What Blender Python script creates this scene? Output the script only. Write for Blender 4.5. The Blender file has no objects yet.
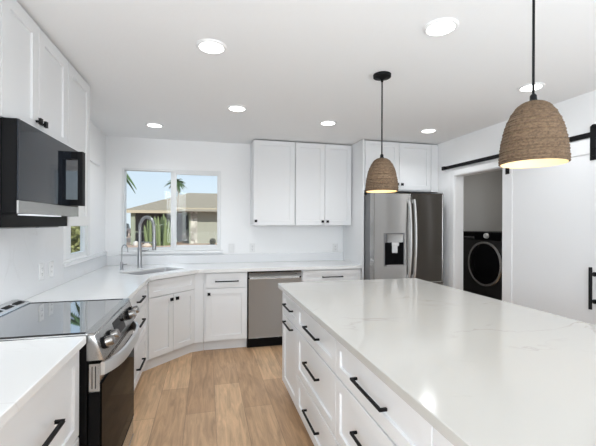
import bpy, bmesh, math, random
from mathutils import Matrix, Vector
random.seed(7)
C = bpy.context.scene.collection
SC = bpy.context.scene
PI = math.pi

# ------------------------------------------------------------------ camera, world, sun, lights, exposure
cam_d = bpy.data.cameras.new('camera')
cam = bpy.data.objects.new('camera', cam_d)
C.objects.link(cam)
cam_d.sensor_width = 36.0
cam_d.lens = 36.0 * 360.15 / 596.0
cam_d.shift_y = 0.62 / 596.0
cam_d.clip_start = 0.02
cam_d.clip_end = 400
cam.matrix_world = (Matrix.Translation((1.168, 0, 1.418)) @ Matrix.Rotation(-0.2475, 4, 'Z')
                    @ Matrix.Rotation(PI / 2, 4, 'X') @ Matrix.Rotation(0.0036, 4, 'Z'))
SC.camera = cam

world = bpy.data.worlds.new('world')
SC.world = world
world.use_nodes = True
wn = world.node_tree.nodes
wl = world.node_tree.links
wn.clear()
w_out = wn.new('ShaderNodeOutputWorld')
w_bg = wn.new('ShaderNodeBackground')
w_tc = wn.new('ShaderNodeTexCoord')
w_sep = wn.new('ShaderNodeSeparateXYZ')
w_ramp = wn.new('ShaderNodeValToRGB')
w_ramp.color_ramp.elements[0].position = 0.0
w_ramp.color_ramp.elements[0].color = (0.80, 0.90, 0.98, 1)
w_ramp.color_ramp.elements[1].position = 0.35
w_ramp.color_ramp.elements[1].color = (0.52, 0.72, 0.97, 1)
wl.new(w_tc.outputs['Generated'], w_sep.inputs[0])
wl.new(w_sep.outputs['Z'], w_ramp.inputs[0])
wl.new(w_ramp.outputs[0], w_bg.inputs['Color'])
wl.new(w_bg.outputs[0], w_out.inputs['Surface'])
w_bg.inputs['Strength'].default_value = 1.0

sun_d = bpy.data.lights.new('sun', 'SUN')
sun_d.energy = 4.6
sun_d.angle = math.radians(1.5)
sun_d.color = (1.0, 0.95, 0.87)
sun = bpy.data.objects.new('sun', sun_d)
C.objects.link(sun)
sun.rotation_euler = (math.radians(62), 0, math.radians(28))


def area(name, loc, target, sx, sy, energy, color=(1, 1, 1)):
    d = bpy.data.lights.new(name, 'AREA')
    d.shape = 'RECTANGLE'
    d.size = sx
    d.size_y = sy
    d.energy = energy
    d.color = color
    o = bpy.data.objects.new(name, d)
    C.objects.link(o)
    o.location = loc
    o.rotation_euler = (Vector(target) - Vector(loc)).to_track_quat('-Z', 'Y').to_euler()
    return o


# fill lamps added behind the camera to lift the overall brightness
area('rear_fill', (2.0, -2.5, 1.25), (2.0, 4.0, 1.25), 3.4, 2.2, 8, (0.86, 0.955, 1.0))  # added fill lamp just inside the unseen rear opening
area('left_fill', (0.12, -1.55, 1.6), (3.6, 0.4, 1.7), 1.7, 1.5, 115, (0.84, 0.925, 1.0))  # added side fill; the wall has no window here
area('ceiling_fill', (2.1, -0.8, 1.0), (2.1, -0.6, 2.45), 3.0, 2.2, 61, (0.82, 0.915, 1.0))  # added lamp aimed upward to brighten the ceiling

area('laundry_fill', (4.9, 3.3, 2.42), (4.9, 3.3, 0), 0.5, 0.5, 5, (1.0, 0.98, 0.95))  # fill lamp added to brighten the laundry closet

vs = SC.view_settings
vs.view_transform = 'Standard'
vs.look = 'None'
vs.exposure = 0.12
vs.gamma = 1.0
vs.use_curve_mapping = False


# ------------------------------------------------------------------ materials
def mat(name, color, rough=0.5, metal=0.0, spec=0.5, noise=None, bump=None, emit=None, coat=0.0):
    """noise=(scale, amount)  bump=(scale, strength, distance, (sx,sy,sz))"""
    m = bpy.data.materials.new(name)
    m.use_nodes = True
    n, l = m.node_tree.nodes, m.node_tree.links
    p = n['Principled BSDF']
    p.inputs['Base Color'].default_value = (*color, 1)
    p.inputs['Roughness'].default_value = rough
    p.inputs['Metallic'].default_value = metal
    p.inputs['Specular IOR Level'].default_value = spec
    p.inputs['Coat Weight'].default_value = coat
    tc = n.new('ShaderNodeTexCoord')
    if noise:
        nt = n.new('ShaderNodeTexNoise')
        nt.inputs['Scale'].default_value = noise[0]
        nt.inputs['Detail'].default_value = 4
        l.new(tc.outputs['Object'], nt.inputs['Vector'])
        mr = n.new('ShaderNodeMapRange')
        mr.inputs['To Min'].default_value = 1 - noise[1]
        mr.inputs['To Max'].default_value = 1 + noise[1]
        l.new(nt.outputs['Fac'], mr.inputs['Value'])
        mx = n.new('ShaderNodeMix')
        mx.data_type = 'RGBA'
        mx.blend_type = 'MULTIPLY'
        mx.inputs['Factor'].default_value = 1
        mx.inputs[6].default_value = (*color, 1)
        l.new(mr.outputs[0], mx.inputs[7])
        l.new(mx.outputs[2], p.inputs['Base Color'])
    if bump:
        mp = n.new('ShaderNodeMapping')
        mp.inputs['Scale'].default_value = bump[3]
        l.new(tc.outputs['Object'], mp.inputs['Vector'])
        nb = n.new('ShaderNodeTexNoise')
        nb.inputs['Scale'].default_value = bump[0]
        nb.inputs['Detail'].default_value = 3
        l.new(mp.outputs[0], nb.inputs['Vector'])
        b = n.new('ShaderNodeBump')
        b.inputs['Strength'].default_value = bump[1]
        b.inputs['Distance'].default_value = bump[2]
        l.new(nb.outputs['Fac'], b.inputs['Height'])
        l.new(b.outputs[0], p.inputs['Normal'])
    if emit:
        p.inputs['Emission Color'].default_value = (*emit[0], 1)
        p.inputs['Emission Strength'].default_value = emit[1]
    return m


def quartz_mat(name, color, rough, vein=0.10):
    m = mat(name, color, rough)
    n, l = m.node_tree.nodes, m.node_tree.links
    p = n['Principled BSDF']
    tc = n.new('ShaderNodeTexCoord')
    mp = n.new('ShaderNodeMapping')
    mp.inputs['Rotation'].default_value = (0.3, 0.2, 0.7)
    mp.inputs['Scale'].default_value = (1, 1.6, 1)
    l.new(tc.outputs['Object'], mp.inputs['Vector'])
    nz = n.new('ShaderNodeTexNoise')
    nz.inputs['Scale'].default_value = 1.3
    nz.inputs['Detail'].default_value = 6
    nz.inputs['Distortion'].default_value = 1.1
    l.new(mp.outputs[0], nz.inputs['Vector'])
    r = n.new('ShaderNodeValToRGB')
    e = r.color_ramp.elements
    e[0].position = 0.485
    e[0].color = (0, 0, 0, 1)
    e[1].position = 0.5
    e[1].color = (1, 1, 1, 1)
    x = e.new(0.515)
    x.color = (0, 0, 0, 1)
    l.new(nz.outputs['Fac'], r.inputs[0])
    nz2 = n.new('ShaderNodeTexNoise')
    nz2.inputs['Scale'].default_value = 2.2
    l.new(tc.outputs['Object'], nz2.inputs['Vector'])
    mu = n.new('ShaderNodeMath')
    mu.operation = 'MULTIPLY'
    l.new(r.outputs[0], mu.inputs[0])
    mr = n.new('ShaderNodeMapRange')
    mr.inputs['From Min'].default_value = 0.5
    mr.inputs['From Max'].default_value = 0.75
    mr.inputs['To Max'].default_value = vein * 6
    l.new(nz2.outputs['Fac'], mr.inputs['Value'])
    l.new(mr.outputs[0], mu.inputs[1])
    mx = n.new('ShaderNodeMix')
    mx.data_type = 'RGBA'
    mx.inputs[6].default_value = (*color, 1)
    mx.inputs[7].default_value = (color[0] * 0.72, color[1] * 0.69, color[2] * 0.66, 1)
    l.new(mu.outputs[0], mx.inputs['Factor'])
    l.new(mx.outputs[2], p.inputs['Base Color'])
    return m


def floor_mat():
    m = mat('oak_planks', (0.3, 0.2, 0.12), 0.42)
    n, l = m.node_tree.nodes, m.node_tree.links
    p = n['Principled BSDF']
    tc = n.new('ShaderNodeTexCoord')
    mp = n.new('ShaderNodeMapping')
    mp.inputs['Rotation'].default_value = (0, 0, PI / 2)
    mp.inputs['Location'].default_value = (0.35, 0.055, 0)
    l.new(tc.outputs['Object'], mp.inputs['Vector'])
    br = n.new('ShaderNodeTexBrick')
    br.offset = 0.37
    br.offset_frequency = 2
    br.inputs['Scale'].default_value = 1
    br.inputs['Brick Width'].default_value = 1.22
    br.inputs['Row Height'].default_value = 0.215
    br.inputs['Mortar Size'].default_value = 0.0016
    br.inputs['Mortar Smooth'].default_value = 0.3
    br.inputs['Bias'].default_value = 0
    br.inputs['Color1'].default_value = (0.67, 0.445, 0.262, 1)
    br.inputs['Color2'].default_value = (0.44, 0.272, 0.152, 1)
    br.inputs['Mortar'].default_value = (0.26, 0.165, 0.10, 1)
    l.new(mp.outputs[0], br.inputs['Vector'])
    g = n.new('ShaderNodeMapping')
    g.inputs['Scale'].default_value = (9, 0.9, 1)
    l.new(tc.outputs['Object'], g.inputs['Vector'])
    gn = n.new('ShaderNodeTexNoise')
    gn.inputs['Scale'].default_value = 3.2
    gn.inputs['Detail'].default_value = 8
    gn.inputs['Roughness'].default_value = 0.62
    gn.inputs['Distortion'].default_value = 0.7
    l.new(g.outputs[0], gn.inputs['Vector'])
    gr = n.new('ShaderNodeMapRange')
    gr.inputs['From Min'].default_value = 0.3
    gr.inputs['From Max'].default_value = 0.7
    gr.inputs['To Min'].default_value = 0.66
    gr.inputs['To Max'].default_value = 1.22
    l.new(gn.outputs['Fac'], gr.inputs['Value'])
    # knots
    kn = n.new('ShaderNodeTexVoronoi')
    kn.inputs['Scale'].default_value = 2.3
    km = n.new('ShaderNodeMapping')
    km.inputs['Scale'].default_value = (1.6, 0.8, 1)
    l.new(tc.outputs['Object'], km.inputs['Vector'])
    l.new(km.outputs[0], kn.inputs['Vector'])
    kr = n.new('ShaderNodeMapRange')
    kr.inputs['From Min'].default_value = 0.0
    kr.inputs['From Max'].default_value = 0.09
    kr.inputs['To Min'].default_value = 0.68
    kr.inputs['To Max'].default_value = 1.0
    l.new(kn.outputs['Distance'], kr.inputs['Value'])
    mm = n.new('ShaderNodeMath')
    mm.operation = 'MULTIPLY'
    l.new(gr.outputs[0], mm.inputs[0])
    l.new(kr.outputs[0], mm.inputs[1])
    mx = n.new('ShaderNodeMix')
    mx.data_type = 'RGBA'
    mx.blend_type = 'MULTIPLY'
    mx.inputs['Factor'].default_value = 1
    l.new(br.outputs['Color'], mx.inputs[6])
    l.new(mm.outputs[0], mx.inputs[7])
    l.new(mx.outputs[2], p.inputs['Base Color'])
    b = n.new('ShaderNodeBump')
    b.inputs['Strength'].default_value = 0.25
    b.inputs['Distance'].default_value = 0.001
    l.new(gn.outputs['Fac'], b.inputs['Height'])
    l.new(b.outputs[0], p.inputs['Normal'])
    return m


def stone_mat():
    m = mat('stacked_stone', (0.42, 0.40, 0.36), 0.9)
    n, l = m.node_tree.nodes, m.node_tree.links
    p = n['Principled BSDF']
    tc = n.new('ShaderNodeTexCoord')
    v = n.new('ShaderNodeTexVoronoi')
    v.inputs['Scale'].default_value = 4.2
    l.new(tc.outputs['Object'], v.inputs['Vector'])
    r = n.new('ShaderNodeValToRGB')
    r.color_ramp.elements[0].color = (0.17, 0.16, 0.14, 1)
    r.color_ramp.elements[1].color = (0.70, 0.68, 0.62, 1)
    l.new(v.outputs['Color'], r.inputs[0])
    l.new(r.outputs[0], p.inputs['Base Color'])
    return m


def shingle_mat():
    m = mat('roof_shingles', (0.40, 0.33, 0.25), 0.95)
    n, l = m.node_tree.nodes, m.node_tree.links
    p = n['Principled BSDF']
    tc = n.new('ShaderNodeTexCoord')
    b = n.new('ShaderNodeTexBrick')
    b.inputs['Scale'].default_value = 3.0
    b.inputs['Color1'].default_value = (0.33, 0.275, 0.205, 1)
    b.inputs['Color2'].default_value = (0.28, 0.235, 0.175, 1)
    b.inputs['Mortar'].default_value = (0.24, 0.2, 0.15, 1)
    b.inputs['Mortar Size'].default_value = 0.01
    l.new(tc.outputs['Object'], b.inputs['Vector'])
    l.new(b.outputs['Color'], p.inputs['Base Color'])
    return m


def rope_mat():
    m = mat('seagrass_rope', (0.30, 0.21, 0.13), 0.85)
    n, l = m.node_tree.nodes, m.node_tree.links
    p = n['Principled BSDF']
    tc = n.new('ShaderNodeTexCoord')
    mp = n.new('ShaderNodeMapping')
    mp.inputs['Scale'].default_value = (1, 1, 1.5)
    l.new(tc.outputs['Object'], mp.inputs['Vector'])
    nz = n.new('ShaderNodeTexNoise')
    nz.inputs['Scale'].default_value = 85
    nz.inputs['Detail'].default_value = 5
    nz.inputs['Roughness'].default_value = 0.7
    l.new(mp.outputs[0], nz.inputs['Vector'])
    r = n.new('ShaderNodeValToRGB')
    r.color_ramp.elements[0].position = 0.3
    r.color_ramp.elements[0].color = (0.062, 0.037, 0.02, 1)
    r.color_ramp.elements[1].position = 0.7
    r.color_ramp.elements[1].color = (0.22, 0.146, 0.088, 1)
    l.new(nz.outputs['Fac'], r.inputs[0])
    l.new(r.outputs[0], p.inputs['Base Color'])
    b = n.new('ShaderNodeBump')
    b.inputs['Strength'].default_value = 0.7
    b.inputs['Distance'].default_value = 0.004
    l.new(nz.outputs['Fac'], b.inputs['Height'])
    l.new(b.outputs[0], p.inputs['Normal'])
    return m


def wavy(m, strength=0.35, dist=0.05, sc=(3.2, 3.2, 0.55)):
    n, l = m.node_tree.nodes, m.node_tree.links
    p = n['Principled BSDF']
    old = p.inputs['Normal'].links[0].from_node
    tc = n.new('ShaderNodeTexCoord')
    mp = n.new('ShaderNodeMapping')
    mp.inputs['Scale'].default_value = sc
    l.new(tc.outputs['Object'], mp.inputs['Vector'])
    nz = n.new('ShaderNodeTexNoise')
    nz.inputs['Scale'].default_value = 1.6
    nz.inputs['Detail'].default_value = 0
    l.new(mp.outputs[0], nz.inputs['Vector'])
    b = n.new('ShaderNodeBump')
    b.inputs['Strength'].default_value = strength
    b.inputs['Distance'].default_value = dist
    l.new(nz.outputs['Fac'], b.inputs['Height'])
    l.new(old.outputs[0], b.inputs['Normal'])
    l.new(b.outputs[0], p.inputs['Normal'])
    return m


def glass_mat():
    m = bpy.data.materials.new('window_glass')
    m.use_nodes = True
    n, l = m.node_tree.nodes, m.node_tree.links
    n.clear()
    o = n.new('ShaderNodeOutputMaterial')
    t = n.new('ShaderNodeBsdfTransparent')
    t.inputs['Color'].default_value = (0.95, 0.965, 0.96, 1)
    g = n.new('ShaderNodeBsdfGlossy')
    g.inputs['Roughness'].default_value = 0.02
    mx = n.new('ShaderNodeMixShader')
    mx.inputs[0].default_value = 0.008
    l.new(t.outputs[0], mx.inputs[1])
    l.new(g.outputs[0], mx.inputs[2])
    l.new(mx.outputs[0], o.inputs['Surface'])
    return m


M_WALL = mat('wall_paint', (0.91, 0.91, 0.91), 0.6, bump=(90, 0.08, 0.002, (1, 1, 1)))
M_CEIL = mat('ceiling_paint', (0.87, 0.87, 0.87), 0.75, bump=(45, 0.25, 0.003, (1, 1, 1)))
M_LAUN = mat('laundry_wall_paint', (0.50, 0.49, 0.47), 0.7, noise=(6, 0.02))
M_CAB = mat('white_cabinet_paint', (0.80, 0.805, 0.81), 0.34, noise=(3, 0.01))
M_TRIM = mat('white_trim_paint', (0.84, 0.84, 0.84), 0.4, noise=(3, 0.01))
M_VINYL = mat('white_window_vinyl', (0.80, 0.81, 0.81), 0.4, noise=(3, 0.01))
M_BARN = mat('barn_door_paint', (0.74, 0.74, 0.745), 0.45, noise=(2, 0.01))
M_QUARTZ = quartz_mat('white_quartz', (0.81, 0.81, 0.80), 0.13)
M_ISLE = quartz_mat('cream_quartz_dimmed', (0.525, 0.513, 0.483), 0.12, 0.16)  # cream tint, also darkened in colour to offset brighter lighting on the island
M_SPLASH = quartz_mat('white_quartz_splash', (0.76, 0.765, 0.775), 0.16, 0.05)
M_FLOOR = floor_mat()
M_BLACK = mat('matte_black_metal', (0.008, 0.008, 0.009), 0.5, 0.0, 0.12, noise=(20, 0.05))
M_BLK2 = mat('black_enamel', (0.004, 0.004, 0.0045), 0.5, 0.0, 0.12, noise=(8, 0.05))
M_BGLASS = mat('black_glass', (0.004, 0.004, 0.0045), 0.04, 0, 0.10, noise=(4, 0.03))
M_COOK = mat('cooktop_glass', (0.02, 0.02, 0.022), 0.025, 0, 0.5, noise=(4, 0.03))
M_COOK.node_tree.nodes['Principled BSDF'].inputs['IOR'].default_value = 8.0
M_BGLASS.node_tree.nodes['Principled BSDF'].inputs['IOR'].default_value = 1.3
M_STEEL = mat('brushed_stainless', (0.44, 0.437, 0.43), 0.27, 1.0, bump=(14, 0.05, 0.0015, (24, 24, 0.4)))
M_STEEL2 = mat('polished_stainless', (0.72, 0.72, 0.72), 0.16, 1.0, noise=(9, 0.03))
M_DSTEEL = mat('dark_stainless', (0.30, 0.29, 0.28), 0.24, 1.0, bump=(14, 0.05, 0.0015, (24, 24, 0.4)))
M_DWDOOR = wavy(mat('dishwasher_stainless', (0.68, 0.68, 0.67), 0.2, 1.0, bump=(14, 0.05, 0.0015, (24, 24, 0.4))))
M_FDOOR = wavy(mat('fridge_stainless', (0.38, 0.368, 0.355), 0.2, 1.0, bump=(14, 0.05, 0.0015, (24, 24, 0.4))))
M_OVENGLASS = mat('oven_door_glass', (0.004, 0.0035, 0.003), 0.06, 0, 0.1, noise=(4, 0.03))
M_OVENGLASS.node_tree.nodes['Principled BSDF'].inputs['IOR'].default_value = 1.16
M_NICKEL = mat('brushed_nickel', (0.36, 0.36, 0.365), 0.3, 1.0, noise=(30, 0.05))
M_GREY = mat('grey_plastic', (0.16, 0.16, 0.165), 0.4, noise=(12, 0.04))
M_MWGLS = mat('microwave_glass', (0.014, 0.018, 0.025), 0.05, 0, 0.36, noise=(4, 0.03))
M_SINK = mat('satin_sink_steel', (0.72, 0.72, 0.725), 0.5, 1.0, noise=(20, 0.04))
M_LAMP = mat('hood_lamp_lens', (0.9, 0.92, 0.95), 0.4, emit=((0.9, 0.95, 1.0), 0.5), noise=(9, 0.01))
M_BRUSH = mat('light_brushed_steel', (0.66, 0.66, 0.655), 0.4, 0.85, noise=(12, 0.03))
M_PLATE = mat('white_plastic_plate', (0.82, 0.82, 0.815), 0.35, noise=(9, 0.01))
M_SLOT = mat('dark_slot', (0.05, 0.05, 0.05), 0.6, noise=(9, 0.03))
M_ROPE = rope_mat()
M_LINER = mat('cream_shade_liner', (0.80, 0.66, 0.44), 0.8, noise=(30, 0.04))
M_BULB = mat('warm_bulb', (1, 0.9, 0.7), 0.4, emit=((1.0, 0.82, 0.55), 5.0), noise=(9, 0.01))
M_LED = mat('led_lens', (1, 1, 1), 0.5, emit=((1.0, 0.985, 0.96), 5.0), noise=(9, 0.01))
M_WASH = mat('black_washer_steel', (0.012, 0.012, 0.013), 0.25, 0.0, noise=(9, 0.04))
M_GLASS = glass_mat()
M_GRAVEL = mat('pink_gravel', (0.52, 0.36, 0.27), 0.95, noise=(7, 0.25))
M_STUCCO = mat('sage_stucco', (0.30, 0.305, 0.26), 0.9, noise=(5, 0.05))
M_SIDING = mat('sage_siding', (0.32, 0.325, 0.275), 0.85, noise=(3, 0.03))
M_FASCIA = mat('tan_fascia', (0.42, 0.36, 0.27), 0.8, noise=(3, 0.04))
M_PORCH = mat('porch_brown', (0.085, 0.08, 0.08), 0.9, noise=(3, 0.08))
M_POST = mat('pale_green_post', (0.26, 0.285, 0.22), 0.8, noise=(3, 0.05))
M_STONE = stone_mat()
M_ROOF = shingle_mat()
M_CACT = mat('cactus_green', (0.15, 0.19, 0.085), 0.75, noise=(8, 0.25))
M_PALM = mat('palm_green', (0.055, 0.11, 0.035), 0.7, noise=(6, 0.3))
M_TRUNK = mat('palm_trunk', (0.42, 0.40, 0.37), 0.9, noise=(10, 0.2))
M_HEDGE = mat('olive_hedge', (0.22, 0.24, 0.105), 0.85, noise=(5, 0.35))
M_BOULD = mat('pale_boulder', (0.50, 0.42, 0.35), 0.9, noise=(3, 0.25))
M_BOULD2 = mat('rust_boulder', (0.24, 0.15, 0.12), 0.9, noise=(3, 0.25))
M_CARP = mat('navy_car_paint', (0.02, 0.03, 0.06), 0.2, 0.2, coat=0.6, noise=(3, 0.02))
M_RUBBER = mat('tyre_rubber', (0.02, 0.02, 0.02), 0.8, noise=(9, 0.1))

# ------------------------------------------------------------------ mesh helpers
WLOC = {}


def FR(ox, oy, ux, uy, nx, ny, oz=0.0):
    """frame: (a along u, d along outward n, z) -> world"""
    return Matrix(((ux, nx, 0, ox), (uy, ny, 0, oy), (0, 0, 1, oz), (0, 0, 0, 1)))


ID = Matrix.Identity(4)


class MB:
    def __init__(s):
        s.bm = bmesh.new()

    def box(s, a0, a1, d0, d1, z0, z1, bev=0.0, M=ID, seg=1):
        r = bmesh.ops.create_cube(s.bm, size=1.0)
        vs = r['verts']
        for v in vs:
            v.co = M @ Vector(((a0 + a1) / 2 + v.co.x * (a1 - a0), (d0 + d1) / 2 + v.co.y * (d1 - d0),
                               (z0 + z1) / 2 + v.co.z * (z1 - z0)))
        if bev > 0:
            es = list({e for v in vs for e in v.link_edges})
            bmesh.ops.bevel(s.bm, geom=es, offset=bev, segments=seg, profile=0.5, affect='EDGES')
        return s

    def poly_prism(s, pts, z0, z1, M=ID, bev=0.0):
        """pts in (a,d), extruded in z"""
        vb = [s.bm.verts.new(M @ Vector((x, y, z0))) for x, y in pts]
        vt = [s.bm.verts.new(M @ Vector((x, y, z1))) for x, y in pts]
        n = len(pts)
        fs = [s.bm.faces.new(vb[::-1]), s.bm.faces.new(vt)]
        for i in range(n):
            fs.append(s.bm.faces.new((vb[i], vb[(i + 1) % n], vt[(i + 1) % n], vt[i])))
        if bev > 0:
            es = list({e for f in fs for e in f.edges})
            bmesh.ops.bevel(s.bm, geom=es, offset=bev, segments=2, profile=0.5, affect='EDGES')
        return s

    def extrude_profile(s, prof, a0, a1, M=ID, bev=0.0):
        """prof in (d,z), extruded along a"""
        v0 = [s.bm.verts.new(M @ Vector((a0, d, z))) for d, z in prof]
        v1 = [s.bm.verts.new(M @ Vector((a1, d, z))) for d, z in prof]
        n = len(prof)
        fs = [s.bm.faces.new(v0), s.bm.faces.new(v1[::-1])]
        for i in range(n):
            fs.append(s.bm.faces.new((v0[i], v1[i], v1[(i + 1) % n], v0[(i + 1) % n])))
        if bev > 0:
            es = list({e for f in fs for e in f.edges})
            bmesh.ops.bevel(s.bm, geom=es, offset=bev, segments=2, profile=0.5, affect='EDGES')
        return s

    def tube(s, pts, r, seg=12, caps=True, radii=None, flat=None):
        pts = [Vector(p) for p in pts]
        n = len(pts)
        t0 = (pts[1] - pts[0]).normalized()
        up = Vector((0, 0, 1)) if abs(t0.z) < 0.9 else Vector((1, 0, 0))
        nrm = (up - t0 * up.dot(t0)).normalized()
        rings = []
        for i in range(n):
            if i == 0:
                t = t0
            elif i == n - 1:
                t = (pts[i] - pts[i - 1]).normalized()
            else:
                t = ((pts[i + 1] - pts[i]).normalized() + (pts[i] - pts[i - 1]).normalized()).normalized()
            nrm = (nrm - t * nrm.dot(t)).normalized()
            b = t.cross(nrm)
            rr = radii[i] if radii else r
            fx, fy = flat if flat else (1, 1)
            rings.append([s.bm.verts.new(pts[i] + nrm * (rr * fx * math.cos(2 * PI * k / seg)) + b * (rr * fy * math.sin(2 * PI * k / seg))) for k in range(seg)])
        for i in range(n - 1):
            for k in range(seg):
                s.bm.faces.new((rings[i][k], rings[i][(k + 1) % seg], rings[i + 1][(k + 1) % seg], rings[i + 1][k]))
        if caps:
            s.bm.faces.new(rings[0][::-1])
            s.bm.faces.new(rings[-1])
        return s

    def cyl(s, p0, p1, r, seg=20, r2=None):
        return s.tube([p0, p1], r, seg, True, [r, r2 if r2 is not None else r])

    def lathe(s, prof, seg=32, M=ID, mod=None):
        rings = []
        for i, (r, z) in enumerate(prof):
            if r < 1e-6:
                rings.append([s.bm.verts.new(M @ Vector((0, 0, z)))])
            else:
                ring = []
                for k in range(seg):
                    a = 2 * PI * k / seg
                    q = r + (mod(i, a) if mod else 0)
                    ring.append(s.bm.verts.new(M @ Vector((q * math.cos(a), q * math.sin(a), z))))
                rings.append(ring)
        for i in range(len(rings) - 1):
            A, B = rings[i], rings[i + 1]
            for k in range(seg):
                k2 = (k + 1) % seg
                if len(A) == 1 and len(B) == 1:
                    break
                if len(A) == 1:
                    s.bm.faces.new((A[0], B[k], B[k2]))
                elif len(B) == 1:
                    s.bm.faces.new((A[k], A[k2], B[0]))
                else:
                    s.bm.faces.new((A[k], A[k2], B[k2], B[k]))
        return s

    def shaker(s, a0, a1, z0, z1, M, st=0.06, t=0.02, rec=0.010, d0=0.0, bot=None):
        """one shaker front: flat frame, recessed panel, softened edges"""
        e = 0.0018
        bot = st if bot is None else bot

        def rect(a0_, a1_, z0_, z1_, d):
            return [s.bm.verts.new(M @ Vector((x, d, z))) for x, z in ((a0_, z0_), (a1_, z0_), (a1_, z1_), (a0_, z1_))]
        L = [rect(a0, a1, z0, z1, d0), rect(a0, a1, z0, z1, d0 + t - e), rect(a0 + e, a1 - e, z0 + e, z1 - e, d0 + t),
             rect(a0 + st, a1 - st, z0 + bot, z1 - st, d0 + t), rect(a0 + st + .002, a1 - st - .002, z0 + bot + .002, z1 - st - .002, d0 + t - rec)]
        for A, B in zip(L, L[1:]):
            for k in range(4):
                s.bm.faces.new((A[k], A[(k + 1) % 4], B[(k + 1) % 4], B[k]))
        s.bm.faces.new(L[0][::-1])
        s.bm.faces.new(L[-1])
        return s

    def build(s, name, material, parent=None, smooth=True, angle=32):
        bmesh.ops.recalc_face_normals(s.bm, faces=s.bm.faces)
        off = WLOC.get(parent.name, Vector((0, 0, 0))) if parent else Vector((0, 0, 0))
        if parent and off.length:
            bmesh.ops.translate(s.bm, verts=s.bm.verts, vec=-off)
        me = bpy.data.meshes.new(name)
        s.bm.to_mesh(me)
        s.bm.free()
        if smooth:
            me.shade_smooth()
            me.set_sharp_from_angle(angle=math.radians(angle))
        me.materials.append(material)
        o = bpy.data.objects.new(name, me)
        C.objects.link(o)
        if parent:
            o.parent = parent
            WLOC[o.name] = off
        return o


def tag(o, label=None, cat=None, group=None, kind=None):
    if label:
        o['label'] = label
    if cat:
        o['category'] = cat
    if group:
        o['group'] = group
    if kind:
        o['kind'] = kind
    return o


def thing(name, loc, label, cat, group=None):
    o = bpy.data.objects.new(name, None)
    C.objects.link(o)
    o.empty_display_size = 0.05
    o.location = loc
    WLOC[o.name] = Vector(loc)
    return tag(o, label, cat, group)


def rebase(o):
    """move a mesh-only thing's origin to the base of its geometry"""
    me = o.data
    xs = [v.co for v in me.vertices]
    lo = Vector((min(c.x for c in xs), min(c.y for c in xs), min(c.z for c in xs)))
    hi = Vector((max(c.x for c in xs), max(c.y for c in xs), max(c.z for c in xs)))
    p = Vector(((lo.x + hi.x) / 2, (lo.y + hi.y) / 2, lo.z))
    me.transform(Matrix.Translation(-p))
    o.location = p
    return o


def dup(root, loc, label=None, rotz=None):
    r = root.copy()
    C.objects.link(r)
    r.location = loc
    WLOC[r.name] = Vector(loc)
    if rotz is not None:
        r.rotation_euler = (0, 0, rotz)
    if label:
        r['label'] = label
    for ch in list(root.children):
        c = ch.copy()
        C.objects.link(c)
        c.parent = r
        for g in list(ch.children):
            d = g.copy()
            C.objects.link(d)
            d.parent = c
    return r


def struct(o):
    o['kind'] = 'structure'
    return o


def bar_handle(M, ac, z, parent, length=0.255, face=0.02, so=0.032, w=0.0055, name='handle'):
    m = MB()
    a0, a1 = ac - length / 2, ac + length / 2
    m.box(a0, a1, face + so - 2 * w, face + so, z - w, z + w, 0.0012, M)
    for a in (a0 + w, a1 - w):
        m.box(a - w, a + w, face, face + so - w, z - w, z + w, 0.001, M)
    o = m.build(name, M_BLACK, parent)
    o['label'] = 'black bar handle'
    return o


def square_knob(M, a, z, parent, face=0.02):
    m = MB()
    m.box(a - 0.005, a + 0.005, face, face + 0.018, z - 0.005, z + 0.005, 0.001, M)
    m.box(a - 0.0145, a + 0.0145, face + 0.016, face + 0.027, z - 0.0145, z + 0.0145, 0.002, M)
    o = m.build('knob', M_BLACK, parent)
    o['label'] = 'small black square knob'
    return o


# ------------------------------------------------------------------ room shell
ZC = 2.45
XR = 4.05
YB = 4.70
YR = -2.6
WT = 0.115

m = MB()
m.box(-0.15, 5.55, YR - 0.15, 4.85, -0.12, 0.0)
struct(m.build('floor', M_FLOOR))
m = MB()
m.box(-0.15, 5.55, YR - 4.5, 4.85, ZC, ZC + 0.12)  # unseen overhang added past the rear wall to keep sun out
struct(m.build('ceiling', M_CEIL))


def wall_with_holes(name, M, a0, a1, z0, z1, t, holes, material):
    """wall slab from d=0 (room face) to d=t (outer), rectangular holes (a0,a1,z0,z1)"""
    A = sorted({a0, a1, *[h[0] for h in holes], *[h[1] for h in holes]})
    Z = sorted({z0, z1, *[h[2] for h in holes], *[h[3] for h in holes]})
    m = MB()
    bm = m.bm
    cache = {}

    def V(a, d, z):
        k = (round(a, 5), round(d, 5), round(z, 5))
        if k not in cache:
            cache[k] = bm.verts.new(M @ Vector((a, d, z)))
        return cache[k]

    def solid(i, j):
        if i < 0 or j < 0 or i >= len(A) - 1 or j >= len(Z) - 1:
            return False
        ac, zc = (A[i] + A[i + 1]) / 2, (Z[j] + Z[j + 1]) / 2
        return not any(h[0] < ac < h[1] and h[2] < zc < h[3] for h in holes)
    for i in range(len(A) - 1):
        for j in range(len(Z) - 1):
            if not solid(i, j):
                continue
            x0, x1, y0, y1 = A[i], A[i + 1], Z[j], Z[j + 1]
            for d in (0, t):
                bm.faces.new((V(x0, d, y0), V(x1, d, y0), V(x1, d, y1), V(x0, d, y1)))
            if not solid(i - 1, j):
                bm.faces.new((V(x0, 0, y0), V(x0, t, y0), V(x0, t, y1), V(x0, 0, y1)))
            if not solid(i + 1, j):
                bm.faces.new((V(x1, 0, y0), V(x1, t, y0), V(x1, t, y1), V(x1, 0, y1)))
            if not solid(i, j - 1):
                bm.faces.new((V(x0, 0, y0), V(x1, 0, y0), V(x1, t, y0), V(x0, t, y0)))
            if not solid(i, j + 1):
                bm.faces.new((V(x0, 0, y1), V(x1, 0, y1), V(x1, t, y1), V(x0, t, y1)))
    return struct(m.build(name, material, smooth=False))


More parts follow.
